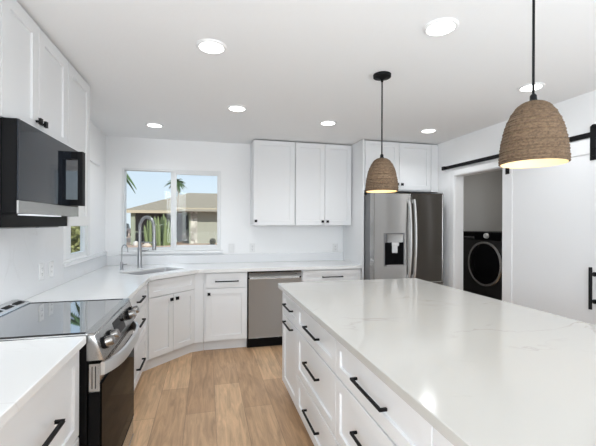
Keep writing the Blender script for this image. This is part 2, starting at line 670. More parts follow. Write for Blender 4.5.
W1 = (0.20, 1.325, 1.09, 2.065)       # back window opening  (x0,x1,z0,z1)
W2 = (3.43, 4.05, 1.10, 2.03)         # left window opening  (y0,y1,z0,z1)
DO = (2.93, 3.73, 0.0, 2.0)           # laundry opening      (y0,y1,z0,z1)
wall_with_holes('wall_back', FR(0, YB, 1, 0, 0, 1), -0.15, 5.55, 0, ZC, 0.15, [W1], M_WALL)
wall_with_holes('wall_left', FR(0, 0, 0, 1, -1, 0), YR, YB, 0, ZC, 0.045, [W2], M_WALL)
wall_with_holes('wall_right', FR(XR, 0, 0, 1, 1, 0), YR, YB, 0, ZC, WT, [DO], M_WALL)
wall_with_holes('wall_rear', FR(0, YR, 1, 0, 0, -1), -0.15, 5.55, 0, ZC, 0.15, [(0.3, 3.7, 0.05, 2.3)], M_WALL)
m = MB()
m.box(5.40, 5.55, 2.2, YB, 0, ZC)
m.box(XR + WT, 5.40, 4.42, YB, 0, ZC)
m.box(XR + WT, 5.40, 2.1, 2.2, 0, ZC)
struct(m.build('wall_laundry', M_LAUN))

# back window ---------------------------------------------------------------
F = FR(0, YB, 1, 0, 0, -1)            # d toward the room
m = MB()
x0, x1, z0, z1 = 0.182, 1.338, 1.078, 2.080
fw = 0.026
m.box(x0, x0 + fw, -0.06, 0.008, z0, z1, 0.003, F)
m.box(x1 - fw, x1, -0.06, 0.008, z0, z1, 0.003, F)
m.box(x0 + fw, x1 - fw, -0.06, 0.008, z1 - 0.026, z1, 0.003, F)
m.box(x0 + fw, x1 - fw, -0.06, 0.008, z0, z0 + 0.040, 0.003, F)
win1 = struct(m.build('window_1', M_VINYL))
# fixed (left) lite and sliding (right) sash
m = MB()
m.box(0.732, 0.772, -0.055, -0.020, 1.118, 2.054, 0.003, F)
m.build('mullion', M_VINYL, win1)
m = MB()
m.box(0.765, 0.800, -0.030, 0.004, 1.118, 2.054, 0.003, F)
m.box(1.294, 1.313, -0.030, 0.004, 1.118, 2.054, 0.003, F)
m.box(0.800, 1.294, -0.030, 0.004, 2.024, 2.054, 0.003, F)
m.box(0.800, 1.294, -0.030, 0.004, 1.118, 1.145, 0.003, F)
m.box(0.776, 0.788, 0.004, 0.012, 1.56, 1.60, 0.002, F)
m.build('sash', M_VINYL, win1)
m = MB()
m.box(0.207, 0.734, -0.040, -0.035, 1.118, 2.054, 0, F)
m.build('pane', M_GLASS, win1)
m = MB()
m.box(0.799, 1.295, -0.016, -0.011, 1.144, 2.025, 0, F)
m.build('pane', M_GLASS, win1)
m = MB()
m.box(0.165, 1.365, 0.0, 0.035, 1.045, 1.077, 0.004, F)
m.build('window_sill', M_TRIM, win1)

# left window ---------------------------------------------------------------
F = FR(0, 0, 0, 1, 1, 0)
m = MB()
y0, y1, z0, z1 = 3.372, 4.075, 1.086, 2.045
m.box(y0, y0 + 0.060, 0.0, 0.014, z0, z1, 0.003, F)
m.box(y1 - 0.055, y1, 0.0, 0.014, z0, z1, 0.003, F)
m.box(y0 + 0.060, y1 - 0.055, 0.0, 0.014, z1 - 0.06, z1, 0.003, F)
win2 = struct(m.build('window_2', M_TRIM))
m = MB()
m.box(3.431, 3.585, -0.044, 0.0, 1.101, 2.029, 0.003, F)
m.box(3.965, 4.049, -0.044, 0.0, 1.101, 2.029, 0.003, F)
m.box(3.585, 3.965, -0.044, 0.0, 1.97, 2.029, 0.003, F)
m.box(3.585, 3.965, -0.044, 0.0, 1.101, 1.140, 0.003, F)
m.build('sash', M_VINYL, win2)
m = MB()
m.box(3.584, 3.966, -0.022, -0.017, 1.139, 1.971, 0, F)
m.build('pane', M_GLASS, win2)
m = MB()
m.box(3.36, 4.64, 0.0, 0.034, 1.052, 1.085, 0.004, F)
m.build('window_sill', M_TRIM, win2)
# shallow boxed-out header over the left window
m = MB()
m.box(3.05, 4.41, 0.0, 0.022, 2.050, ZC - 0.001, 0.004, F)
struct(m.build('trim_1', M_WALL))

# unseen rear glazing, added to give the rear fill lamp an opening
F = FR(0, YR, 1, 0, 0, 1)
m = MB()
for a0, a1, b0, b1 in ((0.3, 0.36, 0.05, 2.3), (3.64, 3.7, 0.05, 2.3), (1.97, 2.03, 0.05, 2.3), (0.36, 3.64, 2.24, 2.3), (0.36, 3.64, 0.05, 0.11)):
    m.box(a0, a1, -0.10, -0.04, b0, b1, 0, F)
win3 = struct(m.build('added_window', M_VINYL))
m = MB()
m.box(0.36, 3.64, -0.075, -0.070, 0.11, 2.24, 0, F)
m.build('pane', M_GLASS, win3)

# laundry opening casing ---------------------------------------------------
F = FR(XR, 0, 0, 1, -1, 0)            # d toward the room
m = MB()
m.box(DO[1], DO[1] + 0.07, 0, 0.014, 0, 2.07, 0.003, F)
m.box(DO[0] - 0.07, DO[0], 0, 0.014, 0, 2.07, 0.003, F)
m.box(DO[0], DO[1], 0, 0.014, DO[3], 2.07, 0.003, F)
m.box(DO[1] - 0.008, DO[1], -WT, 0.0, 0, DO[3], 0.0, F)
m.box(DO[0], DO[0] + 0.008, -WT, 0.0, 0, DO[3], 0.0, F)
m.box(DO[0] + 0.008, DO[1] - 0.008, -WT, 0.0, DO[3] - 0.008, DO[3], 0.0, F)
struct(m.build('trim_2', M_TRIM))

# barn door ------------------------------------------------------------------
F = FR(XR - 0.022, 0, 0, 1, -1, 0)
m = MB()
m.shaker(1.98, 2.955, 0.012, 2.075, F, st=0.115, t=0.034, rec=0.008)
door = struct(m.build('door_1', M_BARN))
tag(door, 'white sliding barn door with one large recessed panel', 'door')
m = MB()
fd = 0.034
hy = 2.075
m.cyl(F @ Vector((hy, fd + 0.045, 0.785)), F @ Vector((hy, fd + 0.045, 1.10)), 0.0115, 20)
for z in (0.84, 1.045):
    m.cyl(F @ Vector((hy, fd, z)), F @ Vector((hy, fd + 0.045, z)), 0.008, 14)
    m.cyl(F @ Vector((hy, fd, z)), F @ Vector((hy, fd + 0.008, z)), 0.017, 18)
m.build('door_handle', M_BLACK, door)

# rail with hangers
t = thing('barn_door_rail', (XR - 0.05, 2.9, 2.10), 'long black steel barn door rail mounted above the laundry opening', 'door rail')
m = MB()
m.box(1.6, 3.895, 0.040, 0.047, 2.085, 2.125, 0.0015, FR(XR, 0, 0, 1, -1, 0))
m.build('rail', M_BLACK, t)
FX = FR(XR, 0, 0, 1, -1, 0)
for y in (1.75, 2.30, 2.85, 3.33, 3.78):
    m = MB()
    m.cyl(FX @ Vector((y, 0, 2.105)), FX @ Vector((y, 0.040, 2.105)), 0.011, 14)
    m.cyl(FX @ Vector((y, 0.046, 2.105)), FX @ Vector((y, 0.053, 2.105)), 0.009, 6)
    m.build('spacer_bolt', M_BLACK, t)
m = MB()
m.box(3.845, 3.897, 0.036, 0.066, 2.083, 2.128, 0.004, FX)
m.build('end_stop', M_BLACK, t)


def hanger(y, label):
    h = thing('barn_door_hanger', (XR - 0.07, y, 2.1), label, 'door hanger', 'roller hangers of the barn door')
    m = MB()
    m.box(y - 0.023, y + 0.023, 0.0565, 0.0615, 1.905, 2.165, 0.0015, FX)
    m.build('strap', M_BLACK, h)
    m = MB()
    m.cyl(FX @ Vector((y, 0.034, 2.152)), FX @ Vector((y, 0.056, 2.152)), 0.026, 28)
    m.build('wheel', M_BLACK, h)
    for z in (1.93, 1.99, 2.152):
        m = MB()
        m.cyl(FX @ Vector((y, 0.061, z)), FX @ Vector((y, 0.069, z)), 0.010, 6)
        m.build('bolt', M_BLACK, h)


hanger(2.09, 'black strap hanger over the barn door handle, at the right edge of the photo')
hanger(2.89, 'black strap hanger on the barn door edge beside the laundry opening')

# ------------------------------------------------------------------ cabinets
CT = 0.878        # underside of counters
TK = 0.112        # toe kick height


def cab_box(t, M, a0, a1, depth, z0, z1, toe=True, name='body'):
    m = MB()
    m.box(a0, a1, -depth, 0, z0, z1, 0.0, M)
    m.build(name, M_CAB, t)
    if toe:
        m = MB()
        m.box(a0, a1, -depth, -0.055, 0.0, z0, 0.0, M)
        m.build('toe_kick', M_CAB, t)


def drawer(t, M, a0, a1, z0, z1, hz=None, hl=0.255, st=0.055, hc=None):
    g = 0.0024
    m = MB()
    m.shaker(a0 + g, a1 - g, z0 + g, z1 - g, M, st=st)
    o = m.build('drawer', M_CAB, t)
    bar_handle(M, (a0 + a1) / 2 if hc is None else hc, hz if hz else (z0 + z1) / 2, o, hl)
    return o


def door_front(t, M, a0, a1, z0, z1, knob=None, handle=None, st=0.06, name='door'):
    g = 0.0024
    m = MB()
    m.shaker(a0 + g, a1 - g, z0 + g, z1 - g, M, st=st)
    o = m.build(name, M_CAB, t)
    if knob:
        square_knob(M, knob[0], knob[1], o)
    if handle:
        bar_handle(M, handle[0], handle[1], o, handle[2])
    return o


# left run, near the camera: counter end with drawers
FL = FR(0.606, 0, 0, 1, 1, 0)
t = thing('base_cabinet', (0.3, 1.40, 0), 'white drawer base cabinet at the near left, before the range', 'cabinet', 'lower kitchen cabinets')
cab_box(t, FL, 1.0, 1.778, 0.60, TK, CT)
drawer(t, FL, 1.0, 1.772, 0.482, 0.868, 0.682)
drawer(t, FL, 1.0, 1.772, TK + 0.004, 0.478, 0.30)
m = MB()
m.box(0.001, 0.648, 0.98, 1.790, CT, 0.914, 0.003)
tag(rebase(m.build('countertop', M_QUARTZ)), 'short white quartz countertop at the near left, before the range', 'countertop')

# left run, beyond the range
t = thing('base_cabinet', (0.3, 2.68, 0), 'narrow white base cabinet squeezed against the far side of the range', 'cabinet', 'lower kitchen cabinets')
cab_box(t, FL, 2.562, 2.796, 0.60, TK, CT)
door_front(t, FL, 2.562, 2.796, TK + 0.004, 0.868, handle=(2.68, 0.80, 0.13))
t = thing('base_cabinet', (0.3, 3.23, 0), 'white three-drawer base cabinet between the range and the corner sink', 'cabinet', 'lower kitchen cabinets')
cab_box(t, FL, 2.80, 3.60, 0.60, TK, CT)
for z0, z1, hz in ((0.702, 0.868, 0.785), (0.412, 0.698, 0.588), (TK + 0.004, 0.408, 0.245)):
    drawer(t, FL, 2.802, 3.60, z0, z1, hz, hc=3.225)

# diagonal sink base
s2 = math.sqrt(0.5)
P0 = Vector((0.626, 3.655))
P1 = Vector((1.052, 4.081))
FD = FR(P0.x - 0.02 * s2, P0.y + 0.02 * s2, s2, s2, s2, -s2)
LD = (P1 - P0).length
t = thing('sink_cabinet', (0.62, 4.08, 0), 'white diagonal corner cabinet under the sink, with false drawer and two doors', 'cabinet', 'lower kitchen cabinets')
m = MB()
q = 0.02 * s2
m.poly_prism([(0.006, 3.606), (0.606, 3.606), (0.612, P0.y + q - 0.002), (P1.x - q + 0.002, 4.094), (1.135, 4.101), (1.135, 4.694), (0.006, 4.694)], TK, 0.66)
A_, B_ = (0.612, P0.y + q - 0.002), (P1.x - q + 0.002, 4.094)
m.poly_prism([A_, B_, (B_[0] - 0.012, B_[1] + 0.012), (A_[0] - 0.012, A_[1] + 0.012)], 0.66, CT)
m.poly_prism([(0.59, 3.606), (0.606, 3.606), A_, (A_[0] - 0.016, A_[1])], 0.66, CT)
m.poly_prism([B_, (1.135, 4.101), (1.135, 4.117), (B_[0], B_[1] + 0.016)], 0.66, CT)
m.box(0.006, 0.022, 3.64, 4.66, 0.66, CT)
m.box(0.006, 1.10, 4.675, 4.694, 0.66, CT)
m.build('body', M_CAB, t)
m = MB()
e = 0.055 * s2
m.poly_prism([(0.006, 3.606), (0.55, 3.606), (P0.x - e - q, P0.y + e - 0.01), (P1.x - e - q, P1.y + e), (1.135, 4.156), (1.135, 4.694), (0.006, 4.694)], 0.0, TK)
m.build('toe_kick', M_CAB, t)
m = MB()
m.shaker(0.012, LD - 0.012, 0.705, 0.866, FD, st=0.05)
m.build('false_drawer', M_CAB, t)
door_front(t, FD, 0.012, LD / 2, TK + 0.004, 0.700, knob=(LD / 2 - 0.035, 0.650), st=0.055)
door_front(t, FD, LD / 2, LD - 0.012, TK + 0.004, 0.700, knob=(LD / 2 + 0.035, 0.650), st=0.055)

# back run
FB = FR(0, 4.101, 1, 0, 0, -1)
t = thing('base_cabinet', (1.38, 4.4, 0), 'white base cabinet with one drawer and door, left of the dishwasher', 'cabinet', 'lower kitchen cabinets')
cab_box(t, FB, 1.138, 1.612, 0.594, TK, CT)
drawer(t, FB, 1.160, 1.610, 0.702, 0.866, 0.776)
door_front(t, FB, 1.160, 1.610, TK + 0.004, 0.698, knob=(1.192, 0.640))

t = thing('base_cabinet', (2.63, 4.4, 0), 'white base cabinet with wide drawer, between dishwasher and refrigerator', 'cabinet', 'lower kitchen cabinets')
cab_box(t, FB, 2.250, 2.996, 0.594, TK, CT)
drawer(t, FB, 2.258, 2.994, 0.702, 0.866, 0.785)
door_front(t, FB, 2.258, 2.626, TK + 0.004, 0.698, knob=(2.59, 0.640))
door_front(t, FB, 2.626, 2.994, TK + 0.004, 0.698, knob=(2.662, 0.640))

# L counter with sink cut-out
SCX, SCY, SHL, SHW = 0.615, 4.075, 0.29, 0.165
MS = FR(SCX, SCY, s2, s2, s2, -s2)     # a along the diagonal, d toward the room


def rrect(hl, hw, r, n=6):
    pts = []
    for cx_, cy_, a0 in ((hl - r, hw - r, 0), (-hl + r, hw - r, PI / 2), (-hl + r, -hw + r, PI), (hl - r, -hw + r, 1.5 * PI)):
        for k in range(n + 1):
            a = a0 + k * PI / 2 / n
            pts.append((cx_ + r * math.cos(a), cy_ + r * math.sin(a)))
    return pts


outer = [(0.001, 2.562), (0.648, 2.562), (0.648, 3.627), (1.074, 4.053), (2.999, 4.053), (2.999, 4.699), (0.001, 4.699)]
hole = [(v.x, v.y) for v in (MS @ Vector((a, d, 0)) for a, d in rrect(SHL, SHW, 0.03))]
m = MB()
bm = m.bm
SB = 0.894
lo = [bm.verts.new((x, y, SB)) for x, y in outer]
li = [bm.verts.new((x, y, SB)) for x, y in hole]
edges = [bm.edges.new((lo[i], lo[(i + 1) % len(lo)])) for i in range(len(lo))]
edges += [bm.edges.new((li[i], li[(i + 1) % len(li)])) for i in range(len(li))]
r = bmesh.ops.triangle_fill(bm, use_beauty=True, edges=edges)
fs = [g for g in r['geom'] if isinstance(g, bmesh.types.BMFace)]
ex = bmesh.ops.extrude_face_region(bm, geom=fs)
bmesh.ops.translate(bm, verts=[v for v in ex['geom'] if isinstance(v, bmesh.types.BMVert)], vec=(0, 0, 0.914 - SB))
k_ = 0.03
m.poly_prism([(0.648, 2.562), (0.648, 3.627), (1.074, 4.053), (2.999, 4.053), (2.999, 4.053 + k_), (1.074 - k_ * 0.414, 4.053 + k_), (0.648 - k_, 3.627 + k_ * 0.414), (0.648 - k_, 2.562)], CT, SB)
tag(rebase(m.build('countertop', M_QUARTZ, angle=20)), 'white quartz countertop running round the corner from range to refrigerator', 'countertop')

# sink bowl
t = thing('sink', (SCX, SCY, CT), 'undermount stainless steel sink set diagonally in the corner counter', 'sink')
m = MB()
prof = [(1.0, SB - 0.001), (1.0, SB - 0.006), (0.985, 0.72), (0.95, 0.69), (0.0, 0.685)]
rings = []
for kf, z in prof[:-1]:
    rings.append([m.bm.verts.new(MS @ Vector((a * kf, d * kf, z))) for a, d in rrect(SHL + 0.006, SHW + 0.006, 0.032)])
fl = [m.bm.verts.new(MS @ Vector((a, d, SB - 0.001))) for a, d in rrect(SHL + 0.022, SHW + 0.022, 0.04)]
rings.insert(0, fl)
for A, B in zip(rings, rings[1:]):
    n_ = len(A)
    for k in range(n_):
        m.bm.faces.new((A[k], A[(k + 1) % n_], B[(k + 1) % n_], B[k]))
m.bm.faces.new(rings[-1])
m.build('bowl', M_SINK, t)
m = MB()
m.lathe([(0.0, 0.692), (0.035, 0.692), (0.045, 0.690), (0.045, 0.6895)], 24, Matrix.Translation((SCX - 0.03, SCY + 0.03, 0)))
m.build('drain', M_STEEL2, t)

# faucet ---------------------------------------------------------------------
fx, fy = 0.438, 4.352
t = thing('kitchen_faucet', (fx, fy, 0.914), 'tall brushed metal gooseneck faucet with pull-down spray, behind the corner sink', 'faucet')
dx, dy = s2, -s2
m = MB()
m.lathe([(0, 0.914), (0.030, 0.914), (0.030, 0.920), (0.0245, 0.926), (0.0235, 1.14), (0.0205, 1.15), (0.0, 1.151)], 28, Matrix.Translation((fx, fy, 0)))
m.build('base', M_NICKEL, t)
R_ = 0.122
pts = [(fx, fy, 1.14), (fx, fy, 1.22), (fx, fy, 1.30), (fx, fy, 1.365)]
for k in range(1, 17):
    a = PI * k / 16
    o_ = R_ - R_ * math.cos(a)
    pts.append((fx + dx * o_, fy + dy * o_, 1.365 + 0.118 * math.sin(a)))
pts += [(fx + dx * (2 * R_ + .002), fy + dy * (2 * R_ + .002), 1.33), (fx + dx * (2 * R_ + .003), fy + dy * (2 * R_ + .003), 1.25)]
m = MB()
m.tube(pts, 0.0165, 14)
m.build('neck', M_NICKEL, t)
hx, hy_ = fx + dx * (2 * R_ + .003), fy + dy * (2 * R_ + .003)
m = MB()
m.lathe([(0, 1.125), (0.020, 1.125), (0.0215, 1.135), (0.019, 1.20), (0.0175, 1.255), (0.0, 1.256)], 22, Matrix.Translation((hx, hy_, 0)))
m.build('spray_head', M_NICKEL, t)
m = MB()
m.tube([(fx, fy, 1.205), (hx, hy_, 1.205)], 0.007, 10)
m.lathe([(0.0222, 1.195), (0.0245, 1.195), (0.0245, 1.215), (0.0222, 1.215)], 20, Matrix.Translation((hx, hy_, 0)))
m.build('dock_arm', M_NICKEL, t)
m = MB()
m.tube([(fx + 0.018, fy + 0.010, 1.105), (fx + 0.055, fy + 0.03, 1.105)], 0.011, 12)
m.tube([(fx + 0.05, fy + 0.028, 1.105), (fx + 0.088, fy + 0.048, 1.112)], 0.0055, 10)
m.build('lever', M_NICKEL, t)

tx, ty = 0.284, 4.206
t = thing('filter_tap', (tx, ty, 0.914), 'small slim gooseneck water filter tap left of the tall faucet', 'faucet')
m = MB()
m.lathe([(0, 0.914), (0.020, 0.914), (0.020, 0.918), (0.0135, 0.924), (0.0135, 1.000), (0.008, 1.006), (0, 1.006)], 20, Matrix.Translation((tx, ty, 0)))
m.build('base', M_NICKEL, t)
pts = [(tx, ty, 1.0), (tx, ty, 1.10), (tx, ty, 1.135)]
for k in range(1, 13):
    a = PI * k / 12
    o_ = 0.05 - 0.05 * math.cos(a)
    pts.append((tx + dx * o_, ty + dy * o_, 1.135 + 0.05 * math.sin(a)))
pts.append((tx + dx * 0.1, ty + dy * 0.1, 1.11))
m = MB()
m.tube(pts, 0.0055, 10)
m.build('neck', M_NICKEL, t)
m = MB()
m.tube([(tx + 0.010, ty + 0.008, 0.972), (tx + 0.045, ty + 0.03, 0.972)], 0.006, 10)
m.build('lever', M_NICKEL, t)

# backsplash slabs
m = MB()
m.box(0.001, 0.021, 0.98, 3.355, 0.9145, 1.395, 0.002)
tag(rebase(m.build('backsplash', M_SPLASH)), 'full-height white quartz backsplash slab behind the range and under the microwave', 'backsplash')
m = MB()
m.box(0.001, 0.020, 3.357, 4.676, 0.9145, 1.050, 0.002)
tag(rebase(m.build('backsplash', M_SPLASH)), 'low white quartz splash strip under the left window sill', 'backsplash')
m = MB()
m.box(0.001, 2.998, 4.679, 4.699, 0.9145, 1.024, 0.002)
tag(rebase(m.build('backsplash', M_SPLASH)), 'long low white quartz splash strip along the back wall counter', 'backsplash')

# ------------------------------------------------------------------ island
FI = FR(1.805, 0, 0, 1, -1, 0)
IY0, IY1 = 0.22, 2.965
t = thing('kitchen_island', (2.41, 1.6, 0), 'large white kitchen island cabinet with black-handled drawers', 'kitchen island')
m = MB()
m.box(1.805, 2.80, IY0, IY1, TK, CT)
m.box(1.785, 1.805, 2.944, IY1, TK - 0.006, CT, 0.001)
m.build('body', M_CAB, t)
m = MB()
m.box(1.875, 2.75, IY0 + 0.04, IY1 - 0.03, 0.0, TK)
m.build('toe_kick', M_CAB, t)
c1 = (2.462, 2.942)
c2 = (1.676, 2.462)
c3 = (0.890, 1.676)
c4 = (0.24, 0.890)
drawer(t, FI, c1[0], c1[1], 0.674, 0.868, 0.772)
door_front(t, FI, c1[0], c1[1], TK - 0.006, 0.670, handle=((c1[0] + c1[1]) / 2, 0.634, 0.255))
for c in (c2, c3, c4):
    for z0, z1, hz in ((0.674, 0.868, 0.765), (0.358, 0.670, 0.538), (TK - 0.006, 0.354, 0.236)):
        drawer(t, FI, c[0], c[1], z0, z1, hz, 0.27)
m = MB()
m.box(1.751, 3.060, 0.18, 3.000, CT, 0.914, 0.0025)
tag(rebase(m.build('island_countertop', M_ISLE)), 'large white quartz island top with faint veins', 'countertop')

# ------------------------------------------------------------------ upper cabinets
FU = FR(0.300, 0, 0, 1, 1, 0)
ZT = 2.437
t = thing('upper_cabinet', (0.15, 2.17, 1.866), 'white two-door upper cabinet directly above the microwave', 'cabinet', 'upper kitchen cabinets')
m = MB()
m.box(1.70, 2.548, -0.298, 0.0, 1.868, ZT, 0.0, FU)
m.box(1.70, 1.789, 0.0, 0.02, 1.868, ZT, 0.001, FU)
m.build('body', M_CAB, t)
door_front(t, FU, 1.792, 2.142, 1.868, ZT, knob=(2.110, 1.935), st=0.066)
door_front(t, FU, 2.142, 2.544, 1.868, ZT, knob=(2.172, 1.935), st=0.066)
t = thing('upper_cabinet', (0.15, 2.76, 1.395), 'tall single-door white upper cabinet right of the microwave', 'cabinet', 'upper kitchen cabinets')
m = MB()
m.box(2.550, 2.985, -0.298, 0.0, 1.395, ZT, 0.0, FU)
m.build('body', M_CAB, t)
door_front(t, FU, 2.553, 2.983, 1.396, ZT, st=0.066)

FUB = FR(0, 4.390, 1, 0, 0, -1)
t = thing('upper_cabinet', (1.97, 4.54, 1.395), 'single-door white upper cabinet beside the back window', 'cabinet', 'upper kitchen cabinets')
m = MB()
m.box(1.712, 2.234, -0.308, 0.0, 1.395, ZT, 0.0, FUB)
m.build('body', M_CAB, t)
door_front(t, FUB, 1.716, 2.232, 1.396, ZT, knob=(1.742, 1.448))
t = thing('upper_cabinet', (2.62, 4.54, 1.395), 'two-door white upper cabinet beside the refrigerator panel', 'cabinet', 'upper kitchen cabinets')
m = MB()
m.box(2.237, 2.992, -0.308, 0.0, 1.395, ZT, 0.0, FUB)
m.build('body', M_CAB, t)
door_front(t, FUB, 2.240, 2.624, 1.396, ZT, knob=(2.592, 1.446))
door_front(t, FUB, 2.624, 2.990, 1.396, ZT, knob=(2.657, 1.446))

m = MB()
m.box(3.0005, 3.020, 4.05, 4.699, 0.0, 2.448, 0.001)
tag(rebase(m.build('tall_end_panel', M_CAB)), 'tall white panel standing between the counter and the refrigerator', 'panel')
FF = FR(0, 4.072, 1, 0, 0, -1)
t = thing('upper_cabinet', (3.53, 4.38, 1.83), 'white two-door cabinet over the refrigerator', 'cabinet', 'upper kitchen cabinets')
m = MB()
m.box(3.022, 4.046, -0.62, 0.0, 1.832, ZT, 0.0, FF)
m.box(3.948, 4.046, 0.0, 0.02, 1.832, ZT, 0.001, FF)
m.build('body', M_CAB, t)
door_front(t, FF, 3.034, 3.494, 1.846, ZT, knob=(3.462, 1.912))
door_front(t, FF, 3.494, 3.946, 1.846, ZT, knob=(3.526, 1.912))

# ------------------------------------------------------------------ microwave
FM = FR(0, 0, 0, 1, 1, 0)
t = thing('microwave', (0.17, 2.17, 1.397), 'black and stainless over-the-range microwave with dark glass door', 'microwave')
m = MB()
m.box(1.796, 2.546, 0.022, 0.318, 1.397, 1.864, 0.002, FM)
m.build('body', M_BLK2, t)
m = MB()
m.box(1.796, 2.546, 0.320, 0.374, 1.457, 1.866, 0.002, FM)
door = m.build('door', M_BLK2, t)
m = MB()
m.box(1.797, 2.545, 0.374, 0.381, 1.516, 1.865, 0.001, FM)
m.build('glass', M_MWGLS, door)
m = MB()
m.box(1.797, 2.545, 0.374, 0.3815, 1.457, 1.5145, 0.001, FM)
m.build('lower_strip', M_STEEL, door)
m = MB()
m.box(2.400, 2.452, 0.420, 0.446, 1.520, 1.842, 0.002, FM)
m.box(2.404, 2.450, 0.381, 0.422, 1.520, 1.556, 0.002, FM)
m.box(2.404, 2.450, 0.381, 0.422, 1.798, 1.842, 0.002, FM)
m.build('handle', M_BLACK, door)
m = MB()
m.box(1.90, 2.16, 0.14, 0.30, 1.391, 1.397, 0.001, FM)
m.box(2.20, 2.46, 0.14, 0.30, 1.391, 1.397, 0.001, FM)
m.build('grease_filter', M_GREY, t)
m = MB()
m.box(1.92, 2.30, 0.325, 0.37, 1.452, 1.4575, 0.001, FM)
m.build('lamp_lens', M_LAMP, t)
area('hood_lamp', (0.30, 2.10, 1.385), (0.24, 2.15, 0.9), 0.30, 0.06, 1.6, (0.93, 0.97, 1.0))

# ------------------------------------------------------------------ range
RY0, RY1 = 1.797, 2.556
t = thing('range', (0.36, 2.177, 0), 'stainless electric range with black glass cooktop and oven door', 'oven range')
m = MB()
m.box(RY0, RY1, 0.022, 0.648, 0.03, 0.905, 0.002, FM)
m.build('body', M_BLK2, t)
for y in (RY0 + 0.05, RY1 - 0.05):
    for x in (0.08, 0.60):
        m = MB()
        m.cyl((x, y, 0.0), (x, y, 0.031), 0.016, 12)
        m.build('foot', M_BLK2, t)
m = MB()
m.box(RY0 - 0.004, RY1 + 0.004, 0.024, 0.640, 0.9145, 0.923, 0.002, FM)
m.build('cooktop', M_COOK, t)
for y in (RY0 - 0.0045, RY1 - 0.0135):
    MB().box(y, y + 0.018, 0.024, 0.640, 0.9225, 0.9245, 0.0005, FM).build('cooktop_border', M_BLK2, t)
m = MB()
m.box(RY0 - 0.002, RY1 + 0.002, 0.640, 0.678, 0.9105, 0.9235, 0.002, FM)
m.build('cooktop_trim', M_STEEL, t)
# vent trim at the back of the cooktop
m = MB()
m.extrude_profile([(0.022, 0.9235), (0.115, 0.9235), (0.112, 0.931), (0.050, 0.948), (0.022, 0.948)], RY0, RY1, FM, 0.002)
vent = m.build('vent_trim', M_STEEL2, t)
for k in range(6):
    y = RY0 + 0.06 + k * 0.118
    m = MB()
    sl = (0.931 - 0.948) / (0.112 - 0.050)
    d0, d1 = 0.066, 0.094
    z_ = lambda d: 0.948 + sl * (d - 0.050)
    m.extrude_profile([(d0, z_(d0) - 0.002), (d1, z_(d1) - 0.002), (d1, z_(d1) + 0.0012), (d0, z_(d0) + 0.0012)], y, y + 0.085, FM)
    m.build('vent_slot', M_BLK2, vent)
# sloped control panel
m = MB()
m.extrude_profile([(0.645, 0.9100), (0.680, 0.9100), (0.716, 0.797), (0.645, 0.797)], RY0, RY1, FM, 0.0015)
cp = m.build('control_panel', M_STEEL, t)
ang = math.atan2(0.716 - 0.680, 0.910 - 0.797)
nrm = Vector((math.cos(ang), 0, math.sin(ang)))
tan = Vector((-math.sin(ang), 0, math.cos(ang)))


def on_panel(y, s, d=0.0):
    b = Vector((0.698, y, 0.8535))
    return b + tan * s + nrm * d


for y in (1.868, 1.968, 2.392, 2.492):
    m = MB()
    m.cyl(on_panel(y, 0, 0.0), on_panel(y, 0, 0.014), 0.0295, 28)
    k = m.build('knob_skirt', M_BLACK, t)
    m = MB()
    m.tube([on_panel(y, 0, 0.014), on_panel(y, 0, 0.042), on_panel(y, 0, 0.046)], 0.02, 26, True, [0.0255, 0.0235, 0.0215])
    m.bm.verts.ensure_lookup_table()
    m.build('knob', M_DSTEEL, k)
m = MB()
v = [on_panel(2.075, -0.040, 0.001), on_panel(2.285, -0.040, 0.001), on_panel(2.285, 0.040, 0.001), on_panel(2.075, 0.040, 0.001)]
vv = [m.bm.verts.new(p) for p in v] + [m.bm.verts.new(p - nrm * 0.004) for p in v]
m.bm.faces.new(vv[:4])
m.bm.faces.new(vv[4:][::-1])
for i in range(4):
    m.bm.faces.new((vv[i], vv[(i + 1) % 4], vv[4 + (i + 1) % 4], vv[4 + i]))
m.build('display', M_BGLASS, t)
# oven door
m = MB()
m.box(RY0 + 0.002, RY1 - 0.002, 0.654, 0.700, 0.162, 0.655, 0.002, FM)
door = m.build('oven_door', M_BLK2, t)
m = MB()
m.box(RY0 + 0.002, RY1 - 0.002, 0.654, 0.7005, 0.656, 0.783, 0.002, FM)
m.build('door_top', M_STEEL, door)
for k in range(2):
    x = 0.667 + k * 0.014
    MB().box(RY0 + 0.0012, RY0 + 0.0026, x, x + 0.003, 0.67, 0.77, 0, FM).build('vent_slot', M_BLK2, door)
for k in range(9):
    y = RY0 + 0.07 + k * 0.07
    for z in (0.748, 0.760):
        MB().box(y, y + 0.055, 0.7002, 0.7012, z, z + 0.006, 0, FM).build('vent_slot', M_BLK2, door)
m = MB()
m.box(RY0 + 0.004, RY1 - 0.004, 0.7005, 0.708, 0.166, 0.690, 0.002, FM)
m.build('glass', M_OVENGLASS, door)
# bowed wide handle
m = MB()
n_ = 24
for i in range(n_ + 1):
    u_ = -1 + 2 * i / n_
    y = 2.1765 + u_ * 0.362
    bow = 0.706 + 0.058 * (1 - abs(u_) ** 3.6)
    ring = []
    for dd, z in ((0.0, 0.722), (0.016, 0.724), (0.018, 0.772), (0.014, 0.782), (0.0, 0.782)):
        ring.append(m.bm.verts.new((bow + dd - 0.006, y, z)))
    if i:
        for k in range(5):
            m.bm.faces.new((prev[k], prev[(k + 1) % 5], ring[(k + 1) % 5], ring[k]))
    else:
        m.bm.faces.new(ring)
    prev = ring
m.bm.faces.new(prev[::-1])
m.build('handle', M_BRUSH, door)
m = MB()
m.box(RY0 + 0.002, RY1 - 0.002, 0.654, 0.704, 0.035, 0.152, 0.003, FM)
m.build('warming_drawer', M_STEEL, t)

